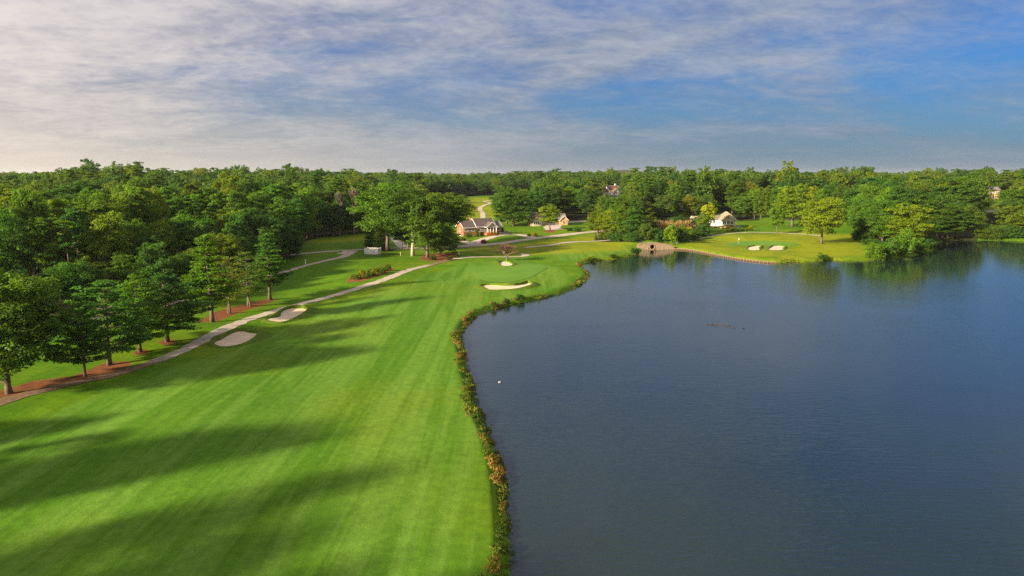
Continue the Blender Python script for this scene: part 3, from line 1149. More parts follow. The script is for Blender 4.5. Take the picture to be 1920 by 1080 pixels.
layered('tier1', 31, 13, 10, 0.22, 11, 130, 0.36)
layered('tier2', 32, 12, 11, 0.20, 10, 130, 0.36, 0.42, trunks=2)
layered('tier3', 33, 14, 11, 0.18, 12, 135, 0.36, 0.45)
layered('tier4', 34, 15, 8, 0.26, 13, 125, 0.36, 0.75, lean=(1.2, 0.0))
layered('thin', 35, 11, 7.5, 0.26, 8, 95, 0.30, 0.35, trunks=2)
layered('cone', 36, 9, 4.2, 0.03, 15, 120, 0.30, 0.8)
# light stand-ins for the far woods
broadleaf('far1', 41, 20, 14, 0.06, 34, 80, 0.80, 'round', 0.26, inner=0.25)
broadleaf('far2', 42, 22, 13, 0.06, 34, 80, 0.80, 'tall', 0.26, inner=0.25)
broadleaf('far3', 43, 19, 15, 0.06, 34, 80, 0.84, 'spread', 0.25, inner=0.25)
pine('farp', 44, 25, 9, 0.30, 34, 80, 0.95)


def put_tree(kind, base, H, W, label, name='tree', cat='tree', group=None, color=(1, 1, 1), rz=None, parts=('trunk', 'crown')):
    pr = PROTO[kind]
    o = thing(name, label, cat, (base[0], base[1], base[2] - 0.1), random.uniform(0, 6.283) if rz is None else rz, group)
    o.scale = (W / pr['W'], W / pr['W'], H / pr['H'])
    for pn, key in zip(parts, ('trunk', 'crown')):
        c = link(pn, pr[key], o)
        c.color = (*color, 1.0)
    return o


PLACED = []


def tree_px(kind, bx, by, topy, wpx, label, **kw):
    P = ground(bx, by)
    H = top_z(P, topy) - P.z
    W = wpx * px_m(P)
    PLACED.append((P.x, P.y, W * 0.5))
    return put_tree(kind, P, H, W, label, **kw)


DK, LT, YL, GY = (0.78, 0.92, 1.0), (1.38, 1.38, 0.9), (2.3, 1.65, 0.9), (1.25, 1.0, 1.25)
# the row along the cart path
ROWG = 'trees in a row along the cart path'
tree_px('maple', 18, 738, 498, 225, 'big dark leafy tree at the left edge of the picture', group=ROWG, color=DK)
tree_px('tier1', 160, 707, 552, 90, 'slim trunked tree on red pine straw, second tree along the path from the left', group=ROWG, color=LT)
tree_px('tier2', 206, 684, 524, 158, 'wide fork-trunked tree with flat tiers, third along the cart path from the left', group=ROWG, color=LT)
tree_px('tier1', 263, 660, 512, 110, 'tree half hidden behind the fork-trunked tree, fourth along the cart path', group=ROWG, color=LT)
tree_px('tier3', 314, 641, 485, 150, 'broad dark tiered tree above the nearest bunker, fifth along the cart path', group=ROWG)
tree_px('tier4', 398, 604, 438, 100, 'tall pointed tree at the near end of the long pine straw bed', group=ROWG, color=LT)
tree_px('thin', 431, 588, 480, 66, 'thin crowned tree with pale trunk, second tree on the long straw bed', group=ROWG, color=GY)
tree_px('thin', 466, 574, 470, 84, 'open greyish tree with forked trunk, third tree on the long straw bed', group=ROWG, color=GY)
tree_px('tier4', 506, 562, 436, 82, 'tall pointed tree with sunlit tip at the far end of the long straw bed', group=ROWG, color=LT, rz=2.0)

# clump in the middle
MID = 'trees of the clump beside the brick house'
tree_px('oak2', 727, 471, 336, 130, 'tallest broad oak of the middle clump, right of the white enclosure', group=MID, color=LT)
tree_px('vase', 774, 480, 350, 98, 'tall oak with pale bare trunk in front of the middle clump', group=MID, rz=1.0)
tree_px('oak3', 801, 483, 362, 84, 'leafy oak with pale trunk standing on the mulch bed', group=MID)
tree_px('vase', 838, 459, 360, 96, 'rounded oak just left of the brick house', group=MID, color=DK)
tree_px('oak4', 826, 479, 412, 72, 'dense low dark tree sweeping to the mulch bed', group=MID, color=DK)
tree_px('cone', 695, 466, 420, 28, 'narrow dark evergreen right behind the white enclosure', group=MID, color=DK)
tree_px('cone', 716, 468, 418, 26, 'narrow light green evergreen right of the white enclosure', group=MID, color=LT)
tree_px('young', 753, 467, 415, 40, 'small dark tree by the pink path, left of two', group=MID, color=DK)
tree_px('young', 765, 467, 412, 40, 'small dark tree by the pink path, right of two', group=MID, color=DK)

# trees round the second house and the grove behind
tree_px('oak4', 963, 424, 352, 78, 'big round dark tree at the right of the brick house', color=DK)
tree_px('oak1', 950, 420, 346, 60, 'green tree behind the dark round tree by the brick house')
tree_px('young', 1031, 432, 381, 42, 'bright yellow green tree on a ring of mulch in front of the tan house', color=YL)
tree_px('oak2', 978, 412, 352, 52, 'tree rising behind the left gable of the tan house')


def wood_line(pxs, n, h_rng, w_rng, kinds, label, group, colors=((1, 1, 1),), jit=3.0, ordinal=True, name='tree'):
    L = gpoly(pxs)
    seg = np.r_[0, np.cumsum(np.linalg.norm(np.diff(L, axis=0), axis=1))]
    # even in angle as seen, so near parts are not starved
    px = np.interp(np.linspace(0, 1, n), np.linspace(0, 1, len(pxs)), [p[0] for p in pxs])
    order = []
    for i in range(n):
        u = (i + 0.5 + random.uniform(-0.3, 0.3)) / n
        s = u * seg[-1]
        x = np.interp(s, seg, L[:, 0]) + random.uniform(-jit, jit)
        y = np.interp(s, seg, L[:, 1]) + random.uniform(-jit, jit)
        order.append((x, y))
    order.sort(key=lambda p: p[0] / p[1])
    for i, (x, y) in enumerate(order):
        if sd_poly(np.array([[x, y]]), LAKE)[0] > -0.8:
            continue
        if y > 375 and 1114 < 960 + F_PX * x / y < 1176:          # view to the white house stays open
            continue
        k = random.choice(kinds)
        H = random.uniform(*h_rng)
        W = random.uniform(*w_rng) * (0.88 if k.startswith('pine') else 1.0)
        nm = 'pine_tree' if k.startswith('pine') else name
        lb = label
        if ordinal:
            o_ = i + 1
            lb = label + ', ' + (('1st', '2nd', '3rd')[o_ - 1] if o_ < 4 else '%dth' % o_) + ' from the left'
        put_tree(k, (x, y, hgt(x, y)), H, W, lb, name=nm, cat='pine tree' if k.startswith('pine') else ('shrub' if k.startswith('shrub') else 'tree'), group=group, color=random.choice(colors),
                 parts=('stem', 'foliage') if k.startswith('shrub') else ('trunk', 'crown'))
        PLACED.append((x, y, W * 0.45))


OAK = ('oak1', 'oak2', 'oak3', 'oak4', 'poplar')
PIN = ('pine1', 'pine2', 'pine3', 'pine4')
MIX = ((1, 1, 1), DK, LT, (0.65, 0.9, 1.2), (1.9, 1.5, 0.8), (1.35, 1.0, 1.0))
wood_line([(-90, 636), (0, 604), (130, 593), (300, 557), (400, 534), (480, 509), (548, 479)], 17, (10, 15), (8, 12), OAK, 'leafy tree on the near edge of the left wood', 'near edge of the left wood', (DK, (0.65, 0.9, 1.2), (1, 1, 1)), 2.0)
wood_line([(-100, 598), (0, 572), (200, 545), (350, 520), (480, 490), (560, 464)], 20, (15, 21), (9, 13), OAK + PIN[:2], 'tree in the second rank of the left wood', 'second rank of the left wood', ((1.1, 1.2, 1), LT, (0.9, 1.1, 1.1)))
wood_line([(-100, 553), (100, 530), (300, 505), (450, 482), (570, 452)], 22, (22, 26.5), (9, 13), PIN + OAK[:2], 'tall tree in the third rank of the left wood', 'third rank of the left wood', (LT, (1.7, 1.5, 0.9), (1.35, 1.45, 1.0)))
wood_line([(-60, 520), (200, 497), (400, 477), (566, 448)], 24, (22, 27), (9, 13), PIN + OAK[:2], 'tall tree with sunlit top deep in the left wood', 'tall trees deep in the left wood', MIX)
wood_line([(572, 447), (620, 442.5), (665, 438), (705, 434)], 11, (15, 22), (10, 13), OAK, 'tree along the far edge of the left fairway', 'far edge of the left fairway', ((1, 1, 1), DK, LT))
wood_line([(560, 436), (640, 430), (720, 426), (775, 423)], 14, (19, 25), (10, 14), OAK + PIN[:1], 'tree behind the far edge of the left fairway', 'wood behind the left fairway', MIX, 4)
wood_line([(995, 413), (1040, 409), (1090, 408), (1130, 410)], 10, (18, 23), (14, 18), OAK, 'tree of the grove behind the tan house', 'grove behind the tan house', ((1, 1, 1), LT, LT), 4)
wood_line([(1010, 403), (1070, 400), (1120, 398)], 8, (19, 24), (12, 15), OAK, 'tree deep in the grove behind the tan house', 'inner trees of the grove', MIX, 5)
wood_line([(1122, 443), (1145, 447), (1168, 449), (1192, 449)], 6, (13, 18), (9, 12), OAK, 'bushy tree of the clump left of the stone culvert', 'clump left of the culvert', ((1, 1, 1), LT, LT), 2)
wood_line([(1130, 433), (1165, 437), (1200, 438)], 4, (16, 20), (9, 12), OAK, 'tree at the back of the clump left of the culvert', 'back of the clump left of the culvert', (DK, (1, 1, 1)), 2)
wood_line([(1200, 452), (1225, 450), (1262, 452), (1295, 448), (1320, 444)], 10, (4.5, 8), (6, 9), ('shrub1', 'shrub2', 'shrub3'), 'overgrown bush above the culvert', 'bushes above the culvert', ((1, 1, 1), DK, YL, GY), 2, name='shrub')
wood_line([(1205, 443), (1240, 440), (1290, 437), (1325, 434)], 9, (6, 10), (7, 10), ('shrub1', 'shrub3', 'young'), 'tall bush in the thicket behind the culvert', 'thicket behind the culvert', ((1, 1, 1), DK, GY), 3, name='shrub')
wood_line([(1195, 425), (1250, 418), (1310, 414), (1345, 412)], 11, (12, 18), (9, 13), OAK, 'tree between the thicket and the tall wood', 'trees behind the thicket', ((1, 1, 1), DK, GY, LT), 4)
wood_line([(1150, 406), (1230, 402), (1300, 400), (1390, 400)], 15, (18, 24), (11, 14), OAK + PIN[:1], 'tall tree in the wood behind the thicket', 'wood behind the thicket', MIX, 5)
wood_line([(1386, 412), (1400, 410), (1432, 409)], 4, (15, 20), (11, 14), OAK, 'bright leafy tree just behind the white lake house', 'trees behind the lake house', (LT, (1, 1, 1)), 2)
wood_line([(1400, 398), (1470, 402), (1530, 404), (1590, 404)], 13, (17, 22), (11, 14), OAK, 'tree behind the far fairway across the lake', 'trees behind the far fairway', MIX, 5)
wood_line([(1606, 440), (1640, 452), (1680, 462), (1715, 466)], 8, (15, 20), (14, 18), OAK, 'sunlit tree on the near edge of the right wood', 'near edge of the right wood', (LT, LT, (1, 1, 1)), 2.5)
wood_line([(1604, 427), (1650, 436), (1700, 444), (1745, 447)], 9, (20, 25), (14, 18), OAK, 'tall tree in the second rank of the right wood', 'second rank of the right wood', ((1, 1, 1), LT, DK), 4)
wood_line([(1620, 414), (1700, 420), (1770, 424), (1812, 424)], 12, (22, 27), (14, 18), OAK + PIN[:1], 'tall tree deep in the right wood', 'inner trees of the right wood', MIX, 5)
wood_line([(1752, 448), (1780, 446), (1810, 446), (1838, 447)], 8, (13, 19), (11, 15), OAK, 'dark tree overhanging the water at the right bank', 'dark trees on the right bank', (DK, DK, (0.6, 0.72, 0.9)), 1.5)  # shade over this end of the wood is put into the darker leaf tints
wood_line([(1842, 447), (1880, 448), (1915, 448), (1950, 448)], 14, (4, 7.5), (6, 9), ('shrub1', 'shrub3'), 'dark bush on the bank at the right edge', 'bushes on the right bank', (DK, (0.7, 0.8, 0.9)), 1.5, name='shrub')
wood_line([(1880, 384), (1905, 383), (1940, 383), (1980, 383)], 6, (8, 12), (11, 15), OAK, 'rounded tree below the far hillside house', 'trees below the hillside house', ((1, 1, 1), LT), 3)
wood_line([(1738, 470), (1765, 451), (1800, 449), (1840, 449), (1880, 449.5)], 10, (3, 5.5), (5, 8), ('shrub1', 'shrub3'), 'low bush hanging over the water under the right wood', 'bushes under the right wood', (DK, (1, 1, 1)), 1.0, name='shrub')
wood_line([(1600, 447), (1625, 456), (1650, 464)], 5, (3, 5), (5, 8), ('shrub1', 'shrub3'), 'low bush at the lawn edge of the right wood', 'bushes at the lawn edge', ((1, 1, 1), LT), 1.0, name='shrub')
wood_line([(1118, 447), (1140, 449.5), (1170, 451.5), (1196, 452)], 7, (2.5, 4.5), (4, 7), ('shrub1', 'shrub2', 'shrub3'), 'low bush under the clump left of the culvert', 'bushes under the clump', ((1, 1, 1), DK, LT), 1.0, name='shrub')
# single trees across the lake
tree_px('young', 1457, 439, 383, 32, 'slim young tree left of the big round tree across the lake', color=LT)
tree_px('oak3', 1485, 425, 346, 72, 'tall tree behind the slim young tree across the lake', color=LT)
tree_px('oak1', 1540, 457, 368, 78, 'big round lone tree on the lawn across the lake', color=LT)
tree_px('shrub3', 1512, 424, 405, 24, 'dark bush between the two big trees across the lake', name='shrub', cat='shrub', color=DK, parts=('stem', 'foliage'))
tree_px('young', 1606, 426, 378, 30, 'small dark tree at the corner of the right wood', color=DK)
# shrubs on the point of the right bank
for i, (bx, by, ty, wp) in enumerate([(1640, 485, 452, 34), (1662, 482, 446, 38), (1690, 478, 436, 42), (1704, 468, 424, 34), (1722, 474, 444, 30)]):
    tree_px('shrub%d' % (1 + i % 3), bx, by, ty, wp, 'bright bush on the lake point below the right wood, %s from the left' % ('first', 'second', 'third', 'fourth', 'fifth')[i],
            name='shrub', cat='shrub', group='bushes on the lake point', color=LT, parts=('stem', 'foliage'))
for i, (bx, by, ty, wp) in enumerate([(1366, 434, 424, 11), (1375, 434.5, 425, 11), (1384, 434, 426, 11), (1393, 433.5, 426, 11), (1402, 433, 425, 10), (1408, 432.5, 421, 10)]):
    tree_px('shrub%d' % (1 + i % 3), bx, by, ty, wp, 'yellowish round shrub in the bed below the lake house, %s from the left' % ('first', 'second', 'third', 'fourth', 'fifth', 'last')[i],
            name='shrub', cat='shrub', group='shrub bed below the lake house', color=YL, parts=('stem', 'foliage'))
for i, (bx, by, ty, wp, cl) in enumerate([(1362, 427, 419, 9, DK), (1374, 427, 418, 11, DK)]):
    tree_px('shrub2', bx, by, ty, wp, 'dark clipped shrub against the lake house wall, %s of two' % ('left', 'right')[i], name='shrub', cat='shrub', color=cl, parts=('stem', 'foliage'))
tree_px('shrub1', 1255, 455, 418, 30, 'yellow bush right above the stone culvert', name='shrub', cat='shrub', color=(3.0, 2.3, 0.8), parts=('stem', 'foliage'))
tree_px('young', 1316, 442, 398, 26, 'yellowing slender tree left of the lake house', color=YL)
tree_px('young', 1328, 430, 378, 28, 'bright yellow tree behind the lake house', color=(2.4, 2.0, 0.8))
# round the brick house
for bx, by, ty, wp, cl, lb in [(879, 445, 434, 14, DK, 'dark round shrub at the left corner of the brick house'), (894, 444, 426, 9, GY, 'small pale tree in front of the brick house windows'),
                               (904, 443, 433, 8, DK, 'dark pointed shrub beside the brick house porch'), (846, 450, 430, 16, (3.2, 1.3, 1.2), 'orange leaved bush at the left end of the brick house'),
                               (867, 452, 443, 16, (3.0, 1.3, 1.0), 'low orange bush below the brick house gable'), (907, 456, 448, 13, (4.2, 0.75, 0.9), 'red bush at the fork of the driveway'),
                               (941, 436, 425, 9, (1, 1, 1), 'green shrub between the brick house and the truck'), (921, 442, 434, 12, (4.0, 0.9, 0.9), 'red flowering shrub in front of the porch'),
                               (930, 442, 435, 10, (4.0, 1.0, 0.9), 'red flowering shrub at the right of the porch'), (992, 443, 437, 9, DK, 'dark low shrub where the driveway meets the road'),
                               (1003, 442, 436, 12, (2.6, 1.4, 1.0), 'orange shrubs at the driveway island'), (1068, 433, 426, 14, DK, 'dark low bush left of two by the road'),
                               (1083, 434, 425, 16, DK, 'dark low bush right of two by the road'), (1057, 416, 408, 15, DK, 'dark rounded shrub by the tan house drive'),
                               (843, 488, 478, 14, (1.8, 0.9, 1.0), 'reddish shrub on the mulch bed below the oaks'), (857, 483, 476, 12, (1.2, 0.9, 1.0), 'low dark shrub at the end of the mulch bed'),
                               (811, 487, 477, 14, (1.6, 0.9, 1.0), 'low bush on the mulch bed beside the pale trunk')]:
    tree_px(random.choice(('shrub1', 'shrub2', 'shrub3')), bx, by, ty, wp, lb, name='shrub', cat='shrub', color=cl, parts=('stem', 'foliage'))
# planted bed in the lawn
for i in range(9):
    u = i / 8
    bx, by = 664 + 62 * u, 523 - 15 * u + (2.5 if i % 2 else 0)
    tree_px('shrub%d' % (1 + i % 3), bx, by, by - 11 - 2 * (i % 3), 15, 'ornamental bush in the lawn bed beside the cart path, %s from the left' % ('first', 'second', 'third', 'fourth', 'fifth', 'sixth', 'seventh', 'eighth', 'last')[i],
            name='shrub', cat='shrub', group='bushes in the lawn bed', color=((1.9, 1.25, 1.0), (1.2, 0.9, 1.0), (2.2, 1.4, 1.1))[i % 3], parts=('stem', 'foliage'))
# darker bushes on the lake edge
for bx, by, ty, wp, lb in [(976, 561, 550, 18, 'dark green bush on the bank in front of the long bunker'), (950, 568, 558, 14, 'small dark bush on the bank left of the larger one'), (926, 575, 563, 13, 'bush on the bank at the lake bend'),
                           (1110, 487, 480, 18, 'bush on the inlet bank across from the green point'), (1190, 474, 464, 20, 'leafy bush on the inlet bank near the culvert'), (1150, 482, 474, 18, 'bush on the middle of the inlet bank'),
                           (1542, 486, 474, 20, 'dark bush on the far bank below the lone tree')]:
    tree_px('shrub2', bx, by, ty, wp, lb, name='shrub', cat='shrub', color=DK, parts=('stem', 'foliage'))

# trees that stand left of the picture and throw their shade across the fairway
LEFT = [(-81, 60, 13, 10), (-83, 40, 22, 12), (-98, 50, 17, 11), (-86, 18, 20, 11), (-92, -2, 23, 13), (-104, 22, 22, 12), (-85, -22, 19, 11), (-101, -34, 21, 12), (-120, 0, 24, 12), (-114, 56, 18, 12), 
        (-118, 36, 25, 12), (-112, -18, 23, 12), (-76, -8, 16, 10), (-80, -45, 18, 11), (-60, 33, 21, 9), (-67, 20, 22, 10), (-63, 49, 18, 8), (-70, 5, 22, 10), (-74, 44, 22, 9), (-58, 16, 20, 8), (-46, 15, 21, 8), (-50, 3, 23, 9), (-54, 27, 17, 7), (-66, 60, 10, 6)]
for i, (x, y, H, W) in enumerate(LEFT):
    put_tree(('oak1', 'pine1', 'oak3', 'pine4', 'oak2', 'pine2')[i % 6], (x, y, hgt(x, y)), H, W, 'tree of the wood running on past the left edge of the picture', name='tree', group='trees past the left edge')
    PLACED.append((x, y, W * 0.45))


# ------------------------------------------------------------------ far woods (nobody could count them)
def in_any(P, polys, margin=0.0):
    r = np.zeros(len(P), bool)
    for pl in polys:
        r |= sd_poly(P, pl) > -margin
    return r


NEARLAND = [gpoly([(560, 482), (700, 470), (860, 490), (1210, 470), (1265, 458), (1460, 492), (1640, 488), (1600, 440), (1600, 400), (1440, 400), (1330, 405), (1200, 405), (1120, 400), (990, 405), (860, 415), (700, 432), (570, 446)])]


def scatter(n, r0, r1, a0, a1, spacing, seed):
    rng = np.random.default_rng(seed)
    r = np.sqrt(rng.uniform(r0 ** 2, r1 ** 2, n))
    a = np.radians(rng.uniform(a0, a1, n))
    P = np.column_stack([r * np.sin(a), r * np.cos(a)])
    cell, keep = {}, []
    for i, (x, y) in enumerate(P):
        k = (int(math.floor(x / spacing)), int(math.floor(y / spacing)))
        ok = True
        for dx in (-1, 0, 1):
            for dy in (-1, 0, 1):
                for j in cell.get((k[0] + dx, k[1] + dy), ()):
                    if (P[j, 0] - x) ** 2 + (P[j, 1] - y) ** 2 < spacing * spacing:
                        ok = False
        if ok:
            cell.setdefault(k, []).append(i)
            keep.append(i)
    return P[keep]


def far_wood(name, P, h_rng, w_rng, label, kinds, seed):
    rng = np.random.default_rng(seed)
    n = len(P)
    me = bpy.data.meshes.new(name)
    me.vertices.add(n)
    Z = hgt_arr(P) - 0.3
    me.vertices.foreach_set('co', np.column_stack([P, Z]).astype(np.float32).ravel())
    H = rng.uniform(*h_rng, n) * (1.0 + 0.18 * np.sin(P[:, 0] * 0.013 + 1.3 * np.sin(P[:, 1] * 0.007)) + 0.10 * np.sin(P[:, 0] * 0.05 + P[:, 1] * 0.03) + rng.normal(size=n) * 0.14)
    W = rng.uniform(*w_rng, n)
    idx = rng.integers(0, len(kinds), n)
    hh = np.array([PROTO[k]['H'] for k in kinds])[idx]
    ww = np.array([PROTO[k]['W'] for k in kinds])[idx]
    at = me.attributes.new('tree_scale', 'FLOAT_VECTOR', 'POINT')
    at.data.foreach_set('vector', np.column_stack([W / ww, W / ww, H / hh]).astype(np.float32).ravel())
    at = me.attributes.new('tree_turn', 'FLOAT_VECTOR', 'POINT')
    at.data.foreach_set('vector', np.column_stack([np.zeros(n), np.zeros(n), rng.uniform(0, 6.28, n)]).astype(np.float32).ravel())
    at = me.attributes.new('tree_kind', 'INT', 'POINT')
    at.data.foreach_set('value', idx.astype(np.int32))
    me.materials.append(M['leaf'])
    o = tag(link(name, me), label, 'wood', kind='stuff')
    ng = bpy.data.node_groups.new(name + '_nodes', 'GeometryNodeTree')
    ng.interface.new_socket('Geometry', in_out='INPUT', socket_type='NodeSocketGeometry')
    ng.interface.new_socket('Geometry', in_out='OUTPUT', socket_type='NodeSocketGeometry')
    N = ng.nodes
    gi, go = N.new('NodeGroupInput'), N.new('NodeGroupOutput')
    iop = N.new('GeometryNodeInstanceOnPoints')
    join = N.new('GeometryNodeJoinGeometry')
    for k in reversed(kinds):
        oi = N.new('GeometryNodeObjectInfo')
        oi.transform_space = 'ORIGINAL'
        oi.inputs['Object'].default_value = FAR_OBJ[k]
        oi.inputs['As Instance'].default_value = True
        ng.links.new(oi.outputs['Geometry'], join.inputs[0])

    def named(nm, tp):
        a = N.new('GeometryNodeInputNamedAttribute')
        a.data_type = tp
        a.inputs['Name'].default_value = nm
        return a.outputs['Attribute']
    ng.links.new(gi.outputs[0], iop.inputs['Points'])
    ng.links.new(join.outputs[0], iop.inputs['Instance'])
    iop.inputs['Pick Instance'].default_value = True
    ng.links.new(named('tree_kind', 'INT'), iop.inputs['Instance Index'])
    ng.links.new(named('tree_turn', 'FLOAT_VECTOR'), iop.inputs['Rotation'])
    ng.links.new(named('tree_scale', 'FLOAT_VECTOR'), iop.inputs['Scale'])
    ng.links.new(iop.outputs[0], go.inputs[0])
    md = o.modifiers.new('trees', 'NODES')
    md.node_group = ng
    return o


FAR_OBJ = {}
for k in ('far1', 'far2', 'far3', 'farp', 'oak3', 'pine1', 'pine2', 'oak1'):
    FAR_OBJ[k] = bpy.data.objects.new('tree_form_' + k, PROTO[k]['crown'])
placed = np.array(PLACED)


def clear_of_placed(P):
    k = np.ones(len(P), bool)
    for x, y, r_ in placed:
        k &= (P[:, 0] - x) ** 2 + (P[:, 1] - y) ** 2 > (r_ + 2.5) ** 2
    return k


P = scatter(9000, 120, 520, -38, -8, 9.0, 5)
P = P[(sd_poly(P, WOOD_L) > 20) & clear_of_placed(P)]
far_wood('wood_interior', P, (16, 28), (11, 16), 'mass of tree crowns filling the left wood behind its front ranks', ('oak3', 'pine1', 'pine2', 'oak1'), 1)
FAR_HOUSE_R = ground(1872, 336.5).xy.length
print('far house distance', FAR_HOUSE_R)
HOUSE_GAPS = [(ground(1146, 372), 26), (ground(1857, 374), 30), (ground(1290, 380), 10)]
P = scatter(30000, 430, 900, -44, 44, 9.0, 6)
P = P[~in_any(P, OPEN, 5) & ~in_any(P, NEARLAND, 0) & clear_of_placed(P) & (sd_poly(P, LAKE) < -6)]
ppx = 960 + F_PX * P[:, 0] / P[:, 1]
P = P[~((ppx > 1114) & (ppx < 1176) & (P[:, 1] < HOUSE_GAPS[0][0].y + 8))]
ppx = 960 + F_PX * P[:, 0] / P[:, 1]
P = P[~((ppx > 1832) & (ppx < 1885) & (P[:, 1] < HOUSE_GAPS[1][0].y + 8))]
ppx = 960 + F_PX * P[:, 0] / P[:, 1]
P = P[~((ppx > 1848) & (ppx < 1900) & (np.hypot(P[:, 0], P[:, 1]) > 800))]
for g_, r_ in HOUSE_GAPS:
    P = P[(P[:, 0] - g_.x) ** 2 + (P[:, 1] - g_.y) ** 2 > r_ * r_]
far_wood('middle_wood', P, (14, 23), (11, 19), 'unbroken band of woodland behind the golf course', ('far1', 'far2', 'far3', 'farp'), 2)
P = scatter(40000, 900, 3600, -42, 42, 14.0, 7)
keep = np.random.default_rng(3).uniform(size=len(P)) < np.clip(1500 / np.hypot(P[:, 0], P[:, 1]), 0.4, 1)
P = P[keep]
ppx = 960 + F_PX * P[:, 0] / P[:, 1]
P = P[~((ppx > 1848) & (ppx < 1900) & (np.hypot(P[:, 0], P[:, 1]) < FAR_HOUSE_R + 12))]
far_wood('distant_wood', P, (14, 21), (14, 24), 'distant woodland along the horizon', ('far1', 'far2', 'far3', 'farp'), 3)
#PART2
# ------------------------------------------------------------------ growth along the banks
def bank_clumps(i0, i1, name, label, step_near=0.6, wd=1.9, dens=1.0, tint_bias=0.0, seed=1):
    rng = np.random.default_rng(seed)
    L = catmull([LAKE[i % len(LAKE)] for i in range(i0, i1)], n=6)
    seg = np.r_[0, np.cumsum(np.linalg.norm(np.diff(L, axis=0), axis=1))]
    s, C, tone, hh, nn, rr2 = 0.0, [], [], [], [], []
    while s < seg[-1]:
        x, y = np.interp(s, seg, L[:, 0]), np.interp(s, seg, L[:, 1])
        dist = math.hypot(x, y)
        x2, y2 = np.interp(min(s + .5, seg[-1]), seg, L[:, 0]), np.interp(min(s + .5, seg[-1]), seg, L[:, 1])
        t = np.array([x2 - x, y2 - y])
        t /= np.linalg.norm(t) + 1e-9
        nrm = np.array([-t[1], t[0]])
        if sd_poly(np.array([[x, y]]) + nrm * 0.6, LAKE)[0] > 0:
            nrm = -nrm
        patch = 0.5 + 0.28 * math.sin(s * 0.19 + 2.1 * math.sin(s * 0.061)) + 0.25 * math.sin(s * 0.67 + 1.7)
        for k in range(3 if dist < 150 else 2):
            off = rng.uniform(-0.45, wd * (0.62 + 0.38 * math.sin(s * 0.23 + 2 * math.sin(s * 0.07))))
            if rng.uniform() < 0.05:
                continue
            C.append(np.array([x, y]) + nrm * off + t * rng.normal() * 0.4)
            tn = np.clip(0.29 + 0.46 * patch ** 1.3 + rng.normal() * 0.10 + (0.22 if rng.uniform() < 0.07 else 0) + tint_bias + 0.12 * (off / wd - 0.5), 0.02, 0.98)
            tone.append(tn)
            hh.append(rng.uniform(0.30, 0.74) * (0.7 + 0.75 * max(0.0, math.sin(s * 0.31 + 1.3 * math.sin(s * 0.083)))) * (1.0 - 0.35 * abs(off / wd - 0.45)))
            nn.append(int((70 if dist < 110 else 42 if dist < 180 else 26) * dens))
            rr2.append(dist)
        s += step_near * (1.0 if dist < 150 else 1.5)
    C = np.array(C)
    Z = np.maximum(hgt_arr(C), 0.0)
    Ps, Ns, Al, Ss, Ts = [], [], [], [], []
    for c, z, tn, h, n, ds in zip(C, Z, tone, hh, nn, rr2):
        a = rng.uniform(0, 6.283, n)
        q = rng.uniform(0, 1, n) ** 0.6 * 0.55
        lean = np.column_stack([np.cos(a) * (0.2 + q * 1.1), np.sin(a) * (0.2 + q * 1.1), np.ones(n)])
        ln = h * rng.uniform(0.35, 0.75, n) * (0.75 if tn < 0.35 else 1.0)
        up = rng.uniform(0.25, 0.9, n) * h
        Ps.append(np.column_stack([c[0] + np.cos(a) * q * (0.6 + up), c[1] + np.sin(a) * q * (0.6 + up), z + up * 0.75]))
        Al.append(lean)
        Ns.append(np.column_stack([np.cos(a), np.sin(a), np.full(n, 0.7)]) + rng.normal(size=(n, 3)) * 0.5)
        Ss.append(ln * (1.0 if ds < 150 else 1.25))
        Ts.append(np.clip(tn + rng.normal(size=n) * 0.07, 0, 1))
    me = leaf_mesh(name, np.vstack(Ps), np.vstack(Ns), np.concatenate(Ss), np.concatenate(Ts), M['tuft'], 0.34, np.vstack(Al))
    return tag(link(name, me), label, 'bank growth', kind='stuff')


bank_clumps(-3, 29, 'bank_growth', 'strip of rank green and rusty growth along the fairway bank of the lake', seed=4)
bank_clumps(38, 44, 'bank_growth', 'grassy fringe along the far bank below the lone tree', wd=1.6, dens=0.8, seed=5)
bank_clumps(44, NSHORE + 1, 'bank_growth', 'dark rank growth under the trees of the right bank', wd=2.6, dens=0.8, tint_bias=-0.18, seed=6)

# dry pinkish reeds in the thicket
rng = np.random.default_rng(77)
P0, P1 = ground(1238, 446), ground(1302, 443)
n = 4200
u = rng.uniform(0, 1, n)
bx_ = P0.x + (P1.x - P0.x) * u + rng.normal(size=n) * 1.0
by_ = P0.y + 6 + (P1.y - P0.y) * u + rng.normal(size=n) * 2.0
zz = rng.uniform(0.0, 1.0, n)
hz_ = hgt_arr(np.column_stack([bx_, by_]))
ht = 6.6 + 0.8 * np.sin(u * 23) + 0.5 * np.sin(u * 57)
me = leaf_mesh('reed_stand', np.column_stack([bx_, by_, hz_ + zz * ht]), np.column_stack([rng.normal(size=n), rng.normal(size=n) - 1, rng.normal(size=n) * .2]), rng.uniform(0.9, 1.7, n), np.where(zz > 0.45, rng.uniform(0.93, 1.0, n), rng.uniform(0.2, 0.6, n)), M['tuft'], 0.16,
               np.column_stack([rng.normal(size=n) * .15, rng.normal(size=n) * .15, np.ones(n)]))
tag(link('reed_stand', me), 'tall dry pinkish reeds in the thicket left of the lake house', 'reeds', kind='stuff')

